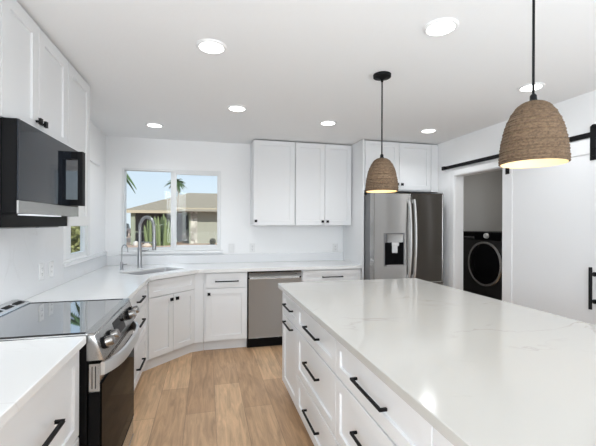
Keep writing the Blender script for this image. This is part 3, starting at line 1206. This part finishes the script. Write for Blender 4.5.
# ------------------------------------------------------------------ dishwasher
FDW = FR(0, 4.10, 1, 0, 0, -1)
t = thing('dishwasher', (1.93, 4.4, 0), 'stainless steel dishwasher under the back counter', 'dishwasher')
m = MB()
m.box(1.618, 2.244, -0.58, 0.0, 0.10, 0.872, 0.001, FDW)
m.build('body', M_BLK2, t)
m = MB()
m.box(1.625, 2.238, 0.0, 0.028, 0.118, 0.788, 0.004, FDW, 2)
door = m.build('door', M_DWDOOR, t)
m = MB()
m.box(1.625, 2.238, 0.0, 0.028, 0.806, 0.862, 0.004, FDW, 2)
cp = m.build('control_strip', M_DSTEEL, t)
for k in range(11):
    a = 1.70 + k * 0.035
    MB().box(a, a + 0.008, 0.0278, 0.0284, 0.836, 0.839, 0, FDW).build('button', M_SLOT, cp)
MB().box(2.165, 2.185, 0.0278, 0.0284, 0.830, 0.843, 0, FDW).build('display', M_SLOT, cp)
m = MB()
m.box(1.64, 2.222, 0.0, 0.004, 0.788, 0.806, 0.0, FDW)
m.build('pocket_handle', M_STEEL2, door)
m = MB()
m.box(1.620, 2.242, -0.05, -0.025, 0.0, 0.10, 0.002, FDW)
m.build('kick_plate', M_BLK2, t)

# ------------------------------------------------------------------ refrigerator
RX0, RX1 = 3.026, 3.938
FRG = FR(0, 3.885, 1, 0, 0, -1)
t = thing('refrigerator', (3.48, 4.2, 0), 'dark stainless french-door refrigerator with water dispenser', 'refrigerator')
m = MB()
m.box(RX0 + 0.004, RX1 - 0.004, -0.78, -0.006, 0.03, 1.765, 0.004, FRG)
m.build('body', mat('fridge_side_grey', (0.17, 0.17, 0.175), 0.45, 0.3, noise=(12, 0.05)), t)
for x in (RX0 + 0.06, RX1 - 0.06):
    for d in (-0.06, -0.70):
        m = MB()
        m.cyl(FRG @ Vector((x, d, 0)), FRG @ Vector((x, d, 0.031)), 0.02, 12)
        m.build('foot', M_BLK2, t)
SP = 3.500
m = MB()
m.box(RX0, SP - 0.002, 0.0, 0.085, 0.72, 1.782, 0.010, FRG, 3)
dl = m.build('left_door', M_FDOOR, t)
m = MB()
m.box(SP + 0.002, RX1, 0.0, 0.085, 0.72, 1.782, 0.010, FRG, 3)
dr = m.build('right_door', M_FDOOR, t)
m = MB()
m.box(RX0, RX1, 0.0, 0.085, 0.40, 0.714, 0.010, FRG, 3)
fd1 = m.build('freezer_drawer', M_DSTEEL, t)
m = MB()
m.box(RX0, RX1, 0.0, 0.085, 0.06, 0.394, 0.010, FRG, 3)
fd2 = m.build('freezer_drawer', M_DSTEEL, t)


def bow_handle(a, d_par, z0=0.78, z1=1.705):
    m = MB()
    pts, rad = [], []
    for k in range(25):
        u_ = k / 24
        z = z0 + (z1 - z0) * u_
        d = 0.085 + 0.020 + 0.042 * math.sin(PI * u_) ** 0.7
        pts.append(FRG @ Vector((a, d, z)))
    m.tube(pts, 0.015, 12, flat=(1.0, 1.3))
    for z in (z0 + 0.02, z1 - 0.02):
        m.box(a - 0.010, a + 0.010, 0.084, 0.118, z - 0.018, z + 0.018, 0.003, FRG)
    m.build('handle', M_BRUSH, d_par)


bow_handle(SP - 0.032, dl)
bow_handle(SP + 0.034, dr)
for d_, z in ((fd1, 0.66), (fd2, 0.34)):
    m = MB()
    m.tube([FRG @ Vector((RX0 + 0.08 + 0.75 * k / 16, 0.105 + 0.035 * math.sin(PI * k / 16) ** 0.7, z)) for k in range(17)], 0.012, 12)
    for x in (RX0 + 0.09, RX0 + 0.82):
        m.box(x - 0.012, x + 0.012, 0.084, 0.115, z - 0.01, z + 0.01, 0.002, FRG)
    m.build('handle', M_STEEL2, d_)
# dispenser
a0, a1, z0, z1 = 3.155, 3.418, 0.925, 1.312
m = MB()
m.box(a0, a1, 0.083, 0.088, z0, z1, 0.002, FRG)
disp = m.build('dispenser', M_GREY, dl)
m = MB()
m.box(a0 + 0.030, a1 - 0.030, 0.087, 0.104, 1.205, 1.300, 0.004, FRG, 2)
m.build('dispenser_panel', M_STEEL, disp)
m = MB()
m.box(a0 + 0.012, a1 - 0.012, 0.0865, 0.0892, z0 + 0.02, 1.20, 0.001, FRG)
m.build('dispenser_recess', M_BGLASS, disp)
m = MB()
m.box(a0 + 0.085, a1 - 0.085, 0.089, 0.112, 1.165, 1.206, 0.003, FRG)
m.box(a0 + 0.095, a1 - 0.095, 0.089, 0.098, 1.08, 1.165, 0.003, FRG)
m.build('dispenser_paddle', M_STEEL2, disp)
m = MB()
m.box(a0 + 0.02, a1 - 0.02, 0.087, 0.110, z0 + 0.004, z0 + 0.022, 0.003, FRG)
m.build('drip_tray', M_STEEL, disp)
for x in (RX0 + 0.05, RX1 - 0.05):
    m = MB()
    m.box(x - 0.04, x + 0.04, -0.10, 0.05, 1.7655, 1.795 if False else 1.7655 + 0.022, 0.004, FRG)
    m.build('hinge_cover', M_GREY, t)

# ------------------------------------------------------------------ washer in the laundry closet
WX = 4.62
FW = FR(WX, 0, 0, 1, -1, 0)
t = thing('washing_machine', (WX + 0.36, 3.93, 0), 'black front-loading washing machine inside the laundry closet', 'washing machine')
wy0, wy1 = 3.575, 4.305
m = MB()
m.box(wy0, wy1, -0.74, 0.0, 0.345, 1.324, 0.012, FW, 3)
m.build('body', M_WASH, t)
m = MB()
m.box(wy0, wy1, -0.74, -0.005, 0.0, 0.340, 0.008, FW)
m.build('pedestal', M_WASH, t)
wc, wz, wr = 3.885, 0.912, 0.288
MW = Matrix(((0, 0, -1, WX), (1, 0, 0, wc), (0, -1, 0, wz), (0, 0, 0, 1)))
m = MB()
m.lathe([(wr - 0.03, 0.0), (wr, 0.0), (wr + 0.003, 0.010), (wr - 0.004, 0.022), (wr - 0.018, 0.026), (wr - 0.030, 0.020)], 56, MW)
m.build('door_ring', mat('washer_chrome_ring', (0.55, 0.55, 0.56), 0.25, 1.0, noise=(9, 0.03)), t)
m = MB()
m.lathe([(wr - 0.028, 0.018), (wr - 0.08, 0.040), (wr - 0.16, 0.052), (0.0, 0.056)], 56, MW)
m.build('door_glass', M_BGLASS, t)
m = MB()
m.box(wy0 + 0.012, wy1 - 0.012, 0.0, 0.006, 1.215, 1.312, 0.002, FW)
m.build('control_panel', M_BGLASS, t)
m = MB()
m.cyl(FW @ Vector((3.845, 0.006, 1.272)), FW @ Vector((3.845, 0.034, 1.272)), 0.034, 28, 0.030)
m.build('dial', mat('silver_dial', (0.62, 0.62, 0.61), 0.4, 0.2, noise=(9, 0.02)), t)
m = MB()
m.box(4.065, 4.262, 0.006, 0.012, 1.222, 1.262, 0.003, FW)
dd = m.build('detergent_drawer', M_WASH, t)
m = MB()
m.box(4.075, 4.252, 0.011, 0.016, 1.243, 1.250, 0.001, FW)
m.build('drawer_trim', M_GREY, dd)

m = MB()
m.box(5.392, 5.3995, 4.02, 4.20, 1.48, 1.58, 0.002)
tag(rebase(m.build('washer_supply_box', M_GREY)), 'small grey plumbing plate on the laundry closet wall above the washing machine', 'wall plate')

# ------------------------------------------------------------------ outlets and switches


def plate(M, a, z, kind, label):
    t = thing('wall_outlet' if kind == 'outlet' else 'light_switch', M @ Vector((a, 0, z - 0.06)), label,
              'outlet' if kind == 'outlet' else 'switch', 'white wall plates above the counters')
    m = MB()
    m.box(a - 0.036, a + 0.036, 0.0, 0.006, z - 0.0575, z + 0.0575, 0.002, M)
    m.build('plate', M_PLATE, t)
    if kind == 'outlet':
        m = MB()
        m.box(a - 0.0165, a + 0.0165, 0.006, 0.008, z - 0.034, z + 0.034, 0.001, M)
        f = m.build('receptacle', M_PLATE, t)
        m = MB()
        for zz in (z - 0.019, z + 0.019):
            m.box(a - 0.008, a - 0.005, 0.0079, 0.0085, zz - 0.002, zz + 0.008, 0, M)
            m.box(a + 0.005, a + 0.008, 0.0079, 0.0085, zz - 0.002, zz + 0.007, 0, M)
            m.box(a - 0.0025, a + 0.0025, 0.0079, 0.0085, zz - 0.012, zz - 0.007, 0, M)
        m.build('slots', M_SLOT, f)
    else:
        m = MB()
        m.box(a - 0.0165, a + 0.0165, 0.006, 0.0105, z - 0.034, z + 0.034, 0.0015, M)
        m.build('rocker', M_PLATE, t)


FP = FR(0.021, 0, 0, 1, 1, 0)
plate(FP, 2.94, 1.070, 'outlet', 'white outlet on the left backsplash, the one nearer the range')
plate(FP, 3.105, 1.066, 'outlet', 'white outlet on the left backsplash, the one nearer the left window')
FP = FR(0, 4.70, 1, 0, 0, -1)
plate(FP, 1.472, 1.100, 'switch', 'white rocker switch on the back wall right of the window sill')
plate(FP, 1.742, 1.100, 'outlet', 'white outlet on the back wall under the single-door upper cabinet')
plate(FP, 2.885, 1.086, 'outlet', 'white outlet on the back wall next to the refrigerator panel')

# ------------------------------------------------------------------ recessed ceiling lights
LIGHTS = [((1.190, 2.160), 'round ceiling light at the upper left, above the gap before the island'),
          ((2.350, 1.645), 'round ceiling light at the top, left of the near pendant cord'),
          ((1.425, 3.255), 'round ceiling light in mid ceiling between the window and the left edge of the island'),
          ((0.630, 4.035), 'small round ceiling light farthest left, above the corner sink'),
          ((2.362, 3.490), 'round ceiling light in front of the two-door upper cabinets'),
          ((3.530, 3.495), 'round ceiling light in front of the refrigerator cabinet'),
          ((3.520, 2.190), 'round ceiling light partly hidden by the near pendant cord')]
first = None
for (x, y), lab in LIGHTS:
    if first is None:
        t = thing('ceiling_light', (x, y, ZC), lab, 'ceiling light', 'recessed ceiling downlights')
        T_ = Matrix.Translation((x, y, ZC))
        m = MB()
        m.lathe([(0.070, -0.0005), (0.088, -0.0005), (0.088, -0.005), (0.080, -0.011), (0.070, -0.010), (0.070, -0.0005)], 48, T_)
        m.build('trim_ring', M_TRIM, t)
        m = MB()
        m.lathe([(0.0, -0.008), (0.0705, -0.008), (0.0705, -0.003)], 48, T_)
        m.build('lens', M_LED, t)
        first = t
    else:
        dup(first, (x, y, ZC), lab)
    d = bpy.data.lights.new('downlight', 'SPOT')
    d.energy = 17.5
    d.spot_size = math.radians(150)
    d.spot_blend = 0.8
    d.shadow_soft_size = 0.07
    d.color = (0.94, 0.972, 1.0)
    o = bpy.data.objects.new('downlight', d)
    C.objects.link(o)
    o.location = (x, y, ZC - 0.03)

# ------------------------------------------------------------------ pendants
PR = [(0.0, 0.2290), (0.022, 0.2285), (0.030, 0.226)]
ctrl = [(0.030, 0.226), (0.050, 0.212), (0.068, 0.188), (0.083, 0.156), (0.095, 0.118), (0.103, 0.075), (0.1075, 0.035), (0.1095, 0.0)]


def interp(tt):
    n = len(ctrl) - 1
    x = tt * n
    i = min(int(x), n - 1)
    f = x - i
    p = [ctrl[max(0, min(n, i + k))] for k in (-1, 0, 1, 2)]
    return tuple(0.5 * ((2 * p[1][c]) + (-p[0][c] + p[2][c]) * f + (2 * p[0][c] - 5 * p[1][c] + 4 * p[2][c] - p[3][c]) * f * f
                        + (-p[0][c] + 3 * p[1][c] - 3 * p[2][c] + p[3][c]) * f ** 3) for c in (0, 1))


def pendant(x, y, label, src=None):
    zb = 1.643
    if src:
        return dup(src, (x, y, zb), label)
    t = thing('pendant_light', (x, y, zb), label, 'pendant light', 'pendants over the island')
    T_ = Matrix.Translation((x, y, zb))
    coils, per = 25, 6
    prof, ph = [(0.0, 0.2295), (0.015, 0.2295)], [0, 0]
    rnd = random.Random(3)
    offs = [rnd.uniform(-0.0012, 0.0012) for _ in range(coils + 1)]
    for k in range(coils * per + 1):
        r, z = interp(k / (coils * per))
        cc = k / per
        prof.append((r + 0.0035 * abs(math.sin(PI * cc)) + offs[int(min(cc, coils - 1))], z))
        ph.append(cc)

    def mod(i, a):
        if i < 2:
            return 0.0
        return 0.0011 * math.sin(46 * a + ph[i] * PI * 2) * abs(math.sin(PI * ph[i]))
    m = MB()
    m.lathe(prof, 184, T_, mod)
    m.build('shade', M_ROPE, t, angle=80)
    m = MB()
    m.lathe([(r - 0.004, z - 0.001) for r, z in [interp(k / 20) for k in range(21)]], 48, T_)
    m.build('shade_liner', M_LINER, t)
    m = MB()
    m.lathe([(0.0, 0.258), (0.006, 0.258), (0.011, 0.252), (0.012, 0.236), (0.018, 0.229), (0.0, 0.2285)], 24, T_)
    m.build('cap', M_BLACK, t)
    m = MB()
    m.cyl((x, y, zb + 0.255), (x, y, ZC - 0.022), 0.0045, 14)
    m.build('stem', M_BLACK, t)
    m = MB()
    m.lathe([(0.0, ZC - 0.052 - zb), (0.007, ZC - 0.052 - zb), (0.010, ZC - 0.034 - zb), (0.030, ZC - 0.026 - zb), (0.060, ZC - 0.020 - zb), (0.061, ZC - 0.001 - zb), (0.0, ZC - 0.001 - zb)], 40, T_)
    m.build('canopy', M_BLACK, t)
    m = MB()
    m.lathe([(0.0, 0.215), (0.018, 0.215), (0.018, 0.165), (0.0, 0.165)], 20, T_)
    m.build('socket', M_BLACK, t)
    m = MB()
    m.lathe([(0.0, 0.100), (0.016, 0.103), (0.026, 0.114), (0.028, 0.127), (0.022, 0.146), (0.013, 0.164)], 24, T_)
    m.build('bulb', M_BULB, t)
    return t


pa = pendant(2.338, 2.272, 'woven rope dome pendant farther back, hanging in front of the refrigerator')
pendant(2.338, 1.080, 'large woven rope dome pendant nearest the camera, at the right', pa)
for (x, y) in ((2.338, 2.272), (2.338, 1.080)):
    d = bpy.data.lights.new('pendant_bulb', 'POINT')
    d.energy = 0.75
    d.shadow_soft_size = 0.03
    d.color = (1.0, 0.80, 0.52)
    o = bpy.data.objects.new('pendant_bulb', d)
    C.objects.link(o)
    o.location = (x, y, 1.643 + 0.085)

# ------------------------------------------------------------------ outside the windows
GZ = -0.16
m = MB()
m.box(-60, 60, -40, 90, GZ - 0.3, GZ)
struct(m.build('ground', M_GRAVEL))

HY = 29.0
t = thing('house', (0, HY + 4, GZ), 'single-storey sage green house with low tan shingle roof, across the gravel', 'house')
m = MB()
m.box(0.44, 9.0, HY, HY + 9, GZ, 2.45)
m.build('garage_wall', M_SIDING, t)
m = MB()
for k in range(12):
    m.box(0.46 + k * 0.6, 0.475 + k * 0.6, HY - 0.012, HY + 0.005, GZ, 2.45)
m.build('siding_battens', M_STUCCO, t)
m = MB()
m.box(-0.13, 0.44, HY - 0.10, HY + 0.6, GZ, 2.45)
m.build('stone_pillar', M_STONE, t)
m = MB()
m.box(-4.75, 0.0, HY + 3.2, HY + 9, GZ, 2.5)
m.build('porch_wall', M_PORCH, t)
m = MB()
m.box(-0.75, -0.14, HY + 1.0, HY + 1.3, GZ, 2.45)
m.build('entry_wall', M_STUCCO, t)
m = MB()
m.box(-0.56, -0.26, HY + 0.93, HY + 1.02, 0.85, 2.15)
wf = m.build('window_frame', M_POST, t)
m = MB()
m.box(-0.50, -0.32, HY + 0.90, HY + 0.935, 0.92, 2.08)
m.build('window_pane', M_BGLASS, wf)
m = MB()
m.box(-0.75, -0.16, HY + 0.85, HY + 1.0, GZ, 0.62)
m.build('stone_base', M_STONE, t)
for x in (-4.02,):
    m = MB()
    m.box(x - 0.14, x + 0.14, HY - 0.9, HY - 0.62, GZ, 2.3)
    m.build('porch_post', M_POST, t)
m = MB()
m.box(-0.16, -0.06, HY - 0.22, HY - 0.12, GZ, 2.2)
m.build('downspout', M_POST, t)
# roof: right (garage) wing and left (porch) wing, hipped
m = MB()
bm = m.bm


def hip(x0, x1, y0, y1, z0, z1, rx0, rx1, ry, th=0.0):
    v = [bm.verts.new(p) for p in ((x0, y0, z0), (x1, y0, z0), (x1, y1, z0), (x0, y1, z0), (rx0, ry, z1), (rx1, ry, z1))]
    for f in ((0, 1, 5, 4), (1, 2, 5), (2, 3, 4, 5), (3, 0, 4), (0, 3, 2, 1)):
        bm.faces.new([v[i] for i in f])


hip(-4.75, 12.0, HY - 1.3, HY + 11, 2.30, 4.13, -0.42, 5.0, HY + 4.6)
hip(-1.10, 12.0, HY - 0.65, HY + 9, 2.56, 3.0, 1.6, 9.0, HY + 2.0)
m.build('roof', M_ROOF, t, smooth=False)
m = MB()
m.box(-4.75, -1.10, HY - 1.34, HY - 1.28, 2.14, 2.34)
m.box(-1.10, 12.0, HY - 0.69, HY - 0.63, 2.36, 2.58)
m.box(-1.14, -1.06, HY - 1.30, HY - 0.63, 2.36, 2.58)
m.build('fascia', M_FASCIA, t)
m = MB()
m.box(-4.0, -1.3, HY - 0.80, HY - 0.74, 0.74, 0.82)
m.build('porch_rail', M_POST, t)

# columnar cacti


def cactus(x, y, n, spread, h, label, seed):
    t = thing('column_cactus', (x, y, GZ), label, 'cactus', 'tall cacti in front of the porch')
    rnd = random.Random(seed)
    for k in range(n):
        u_ = (k + 0.5) / n * 2 - 1
        px, py = x + u_ * spread * 0.5, y + rnd.uniform(-0.3, 0.3)
        hh = h * (1 - 0.38 * abs(u_) ** 1.5) * rnd.uniform(0.86, 1.05)
        lean = u_ * 0.32
        m = MB()
        pts, rad = [], []
        for j in range(9):
            q_ = j / 8
            pts.append((px + lean * (q_ ** 0.6) * 0.9, py, GZ + hh * q_))
            rad.append(0.105 * (0.75 + 0.35 * math.sin(PI * min(1, q_ * 1.1 + 0.1))) if q_ < 1 else 0.02)
        m.tube(pts, 0.1, 10, True, rad)
        # ribs: push alternate columns inward
        m.bm.verts.ensure_lookup_table()
        m.build('stem', M_CACT, t)


cactus(-2.66, HY - 1.9, 5, 0.42, 2.25, 'left clump of tall green column cacti behind the faucet', 4)
cactus(-1.88, HY - 2.1, 8, 0.75, 2.35, 'right clump of tall green column cacti beside the window mullion', 9)

# barrel cactus
bx, by = 1.58, 27.5
t = thing('barrel_cactus', (bx, by, GZ), 'small round dark cactus by the garage wall', 'cactus')
m = MB()
m.lathe([(0.0, GZ), (0.12, GZ), (0.20, GZ + 0.12), (0.215, GZ + 0.25), (0.16, GZ + 0.40), (0.06, GZ + 0.46), (0.0, GZ + 0.45)], 36, Matrix.Translation((bx, by, 0)),
        lambda i, a: 0.02 * math.cos(14 * a))
m.build('stem', mat('dark_barrel_green', (0.06, 0.06, 0.045), 0.9, noise=(9, 0.2)), t)


def boulder(x, y, rx, ry, rz, material, label, seed):
    m = MB()
    bmesh.ops.create_icosphere(m.bm, subdivisions=3, radius=1.0)
    rnd = random.Random(seed)
    ph_ = [rnd.uniform(0, 6) for _ in range(6)]
    for v in m.bm.verts:
        c = v.co
        k = 1 + 0.12 * math.sin(3 * c.x + ph_[0]) + 0.1 * math.sin(4 * c.y + ph_[1]) + 0.1 * math.sin(3.3 * c.z + ph_[2])
        v.co = Vector((x + c.x * rx * k, y + c.y * ry * k, max(GZ + 0.002, GZ + rz * 0.6 + c.z * rz * k)))
    o = rebase(m.build('boulder', material))
    tag(o, label, 'boulder', 'rocks in the gravel yard')


boulder(-3.72, 27.4, 0.22, 0.25, 0.18, mat('white_boulder', (0.55, 0.53, 0.50), 0.9, noise=(4, 0.15)), 'pale whitish boulder in the gravel left of the cacti', 1)
boulder(-3.02, 28.1, 0.35, 0.3, 0.22, M_BOULD2, 'rust brown boulder beside the whitish one, seen behind the faucet', 2)
boulder(-2.75, 25.9, 0.30, 0.3, 0.16, M_BOULD, 'low tan boulder in front of the left cactus clump', 3)
boulder(-4.75, 27.2, 0.30, 0.3, 0.30, M_BOULD, 'tan boulder at the left edge of the back window', 5)

# shrub at the foot of the cacti


def bush(name, x, y, rx, ry, h, n, size, material, label, cat, seed):
    t = thing(name, (x, y, GZ), label, cat)
    rnd = random.Random(seed)
    m = MB()
    for _ in range(n):
        while True:
            p = Vector((rnd.uniform(-1, 1), rnd.uniform(-1, 1), rnd.uniform(-1, 1)))
            if 0.35 < p.length < 1:
                break
        c = Vector((x + p.x * rx, y + p.y * ry, GZ + h * 0.5 + p.z * h * 0.5))
        d1 = Vector((rnd.uniform(-1, 1), rnd.uniform(-1, 1), rnd.uniform(-1, 1))).normalized()
        d2 = d1.orthogonal().normalized()
        a, b = c + d1 * size, c - d1 * size
        m.bm.faces.new([m.bm.verts.new(q) for q in (a, c + d2 * size * 0.45, b, c - d2 * size * 0.45)])
    m.build('foliage', material, t, smooth=False)
    m = MB()
    for k in range(5):
        a = 2 * PI * k / 5
        m.tube([(x, y, GZ), (x + math.cos(a) * rx * 0.5, y + math.sin(a) * ry * 0.5, GZ + h * 0.6)], 0.015, 6)
    m.build('stem', M_TRUNK, t)


bush('shrub', -1.35, 27.6, 0.42, 0.35, 0.62, 500, 0.07, M_HEDGE, 'low olive shrub right of the cacti, half behind the window mullion', 'shrub', 5)
bush('hedge', -3.5, 13.2, 1.0, 3.6, 2.9, 9000, 0.10, M_HEDGE, 'olive green hedge seen through the left window', 'hedge', 8)

# palms


def frond(m, base, direc, length, droop, w, n=16, sd=None):
    base = Vector(base)
    d = Vector(direc).normalized()
    side = Vector(sd).normalized() if sd else d.cross(Vector((0, 0, 1))).normalized()
    P = []
    for k in range(n + 1):
        u_ = k / n
        P.append(base + d * (length * u_) + Vector((0, 0, -droop * u_ * u_)))
    m.tube(P, 0.02, 5, True, [0.025 * (1 - 0.8 * k / n) for k in range(n + 1)])
    for k in range(1, n + 1):
        u_ = k / n
        ww = w * math.sin(PI * min(1, 0.12 + 0.88 * u_)) + 0.02
        tg = (P[k] - P[k - 1]).normalized()
        for s_ in (-1, 1):
            q0, q1 = P[k - 1], P[k]
            e_ = side * (s_ * ww * 0.5) + Vector((0, 0, -0.2 * ww))
            m.bm.faces.new([m.bm.verts.new(q) for q in (q0, q1, q1 + e_, q0 + e_)])
            tip = P[k] + side * (s_ * ww) + tg * (ww * 0.7) + Vector((0, 0, -0.35 * ww))
            b0, b1 = P[k] - tg * (length / n * 0.32), P[k] + tg * (length / n * 0.32)
            m.bm.faces.new([m.bm.verts.new(q) for q in (b0, b1, tip)])


t = thing('palm_tree', (-3.0, 60, GZ), 'distant fan palm rising behind the house roof', 'palm tree', 'palm trees outside')
m = MB()
m.tube([(-3.0, 60, GZ), (-3.02, 60, 4.0), (-3.4, 60, 7.8)], 0.2, 12, True, [0.26, 0.2, 0.17])
m.build('trunk', M_TRUNK, t)
m = MB()
rnd = random.Random(2)
for k in range(34):
    a = 2 * PI * k / 34 * 5.3
    el = rnd.uniform(-0.9, 1.1)
    frond(m, (-3.6, 60, 7.95), (math.cos(a) * math.cos(el), math.sin(a) * math.cos(el), math.sin(el)), rnd.uniform(1.35, 1.9), 1.2, 0.5, 8)
m.build('crown', M_PALM, t, smooth=False)

t = thing('palm_tree', (-2.1, 12.0, GZ), 'palm just outside the frame whose frond hangs into the left window pane', 'palm tree', 'palm trees outside')
m = MB()
m.tube([(-2.1, 12, GZ), (-2.12, 12, 1.5), (-2.1, 12, 3.3)], 0.14, 12, True, [0.17, 0.14, 0.13])
m.build('trunk', M_TRUNK, t)
m = MB()
frond(m, (-2.1, 12, 3.35), (0.95, 0.02, 0.22), 1.18, 1.15, 0.13, 46, (0.55, 0.35, 0.6))
frond(m, (-2.1, 12.05, 3.32), (0.95, 0.08, 0.2), 1.12, 1.2, 0.12, 46, (0.5, -0.4, 0.6))
frond(m, (-2.1, 12, 3.35), (0.62, 0.45, 0.9), 1.2, 0.8, 0.18, 20)
for k in range(9):
    a = PI * 0.62 + k * 0.42
    frond(m, (-2.1, 12, 3.35), (math.cos(a), math.sin(a), 0.5), 1.2, 1.0, 0.18, 16)
m.build('crown', M_PALM, t, smooth=False)

# parked car at the left end of the porch
cx_, cy_ = -8.55, 46.0
t = thing('car', (cx_, cy_, GZ), 'dark blue car parked beside the house, at the left edge of the back window', 'car')
FC = FR(cx_, cy_, 0, 1, 1, 0, GZ)
m = MB()
FCS = FR(cx_, cy_, 0, 1, 1, 0, GZ)
body = [(-2.1, 0.35), (2.1, 0.35), (2.15, 0.65), (1.95, 0.85), (1.0, 0.95), (-1.6, 0.98), (-2.1, 0.9)]
Mc = Matrix(((0, 1, 0, cx_), (1, 0, 0, cy_), (0, 0, 1, GZ), (0, 0, 0, 1)))
# profile lies in (length, z); extrude over the width
Mp = Matrix(((1, 0, 0, cx_), (0, 1, 0, cy_), (0, 0, 1, GZ), (0, 0, 0, 1)))
m.extrude_profile(body, -0.88, 0.88, Mp, 0.05)
m.build('body', M_CARP, t)
m = MB()
m.extrude_profile([(-1.7, 0.97), (1.0, 0.95), (0.35, 1.48), (-1.25, 1.50)], -0.76, 0.76, Mp, 0.04)
m.build('cabin', M_BGLASS, t)
m = MB()
m.extrude_profile([(0.30, 1.48), (0.2, 1.52), (-1.1, 1.54), (-1.22, 1.50)], -0.74, 0.74, Mp, 0.01)
m.build('car_roof', M_CARP, t)
for sx in (-0.80, 0.80):
    for sy in (-1.35, 1.35):
        m = MB()
        m.cyl((cx_ + sx - 0.1, cy_ + sy, GZ + 0.33), (cx_ + sx + 0.1, cy_ + sy, GZ + 0.33), 0.33, 24)
        m.build('wheel', M_RUBBER, t)
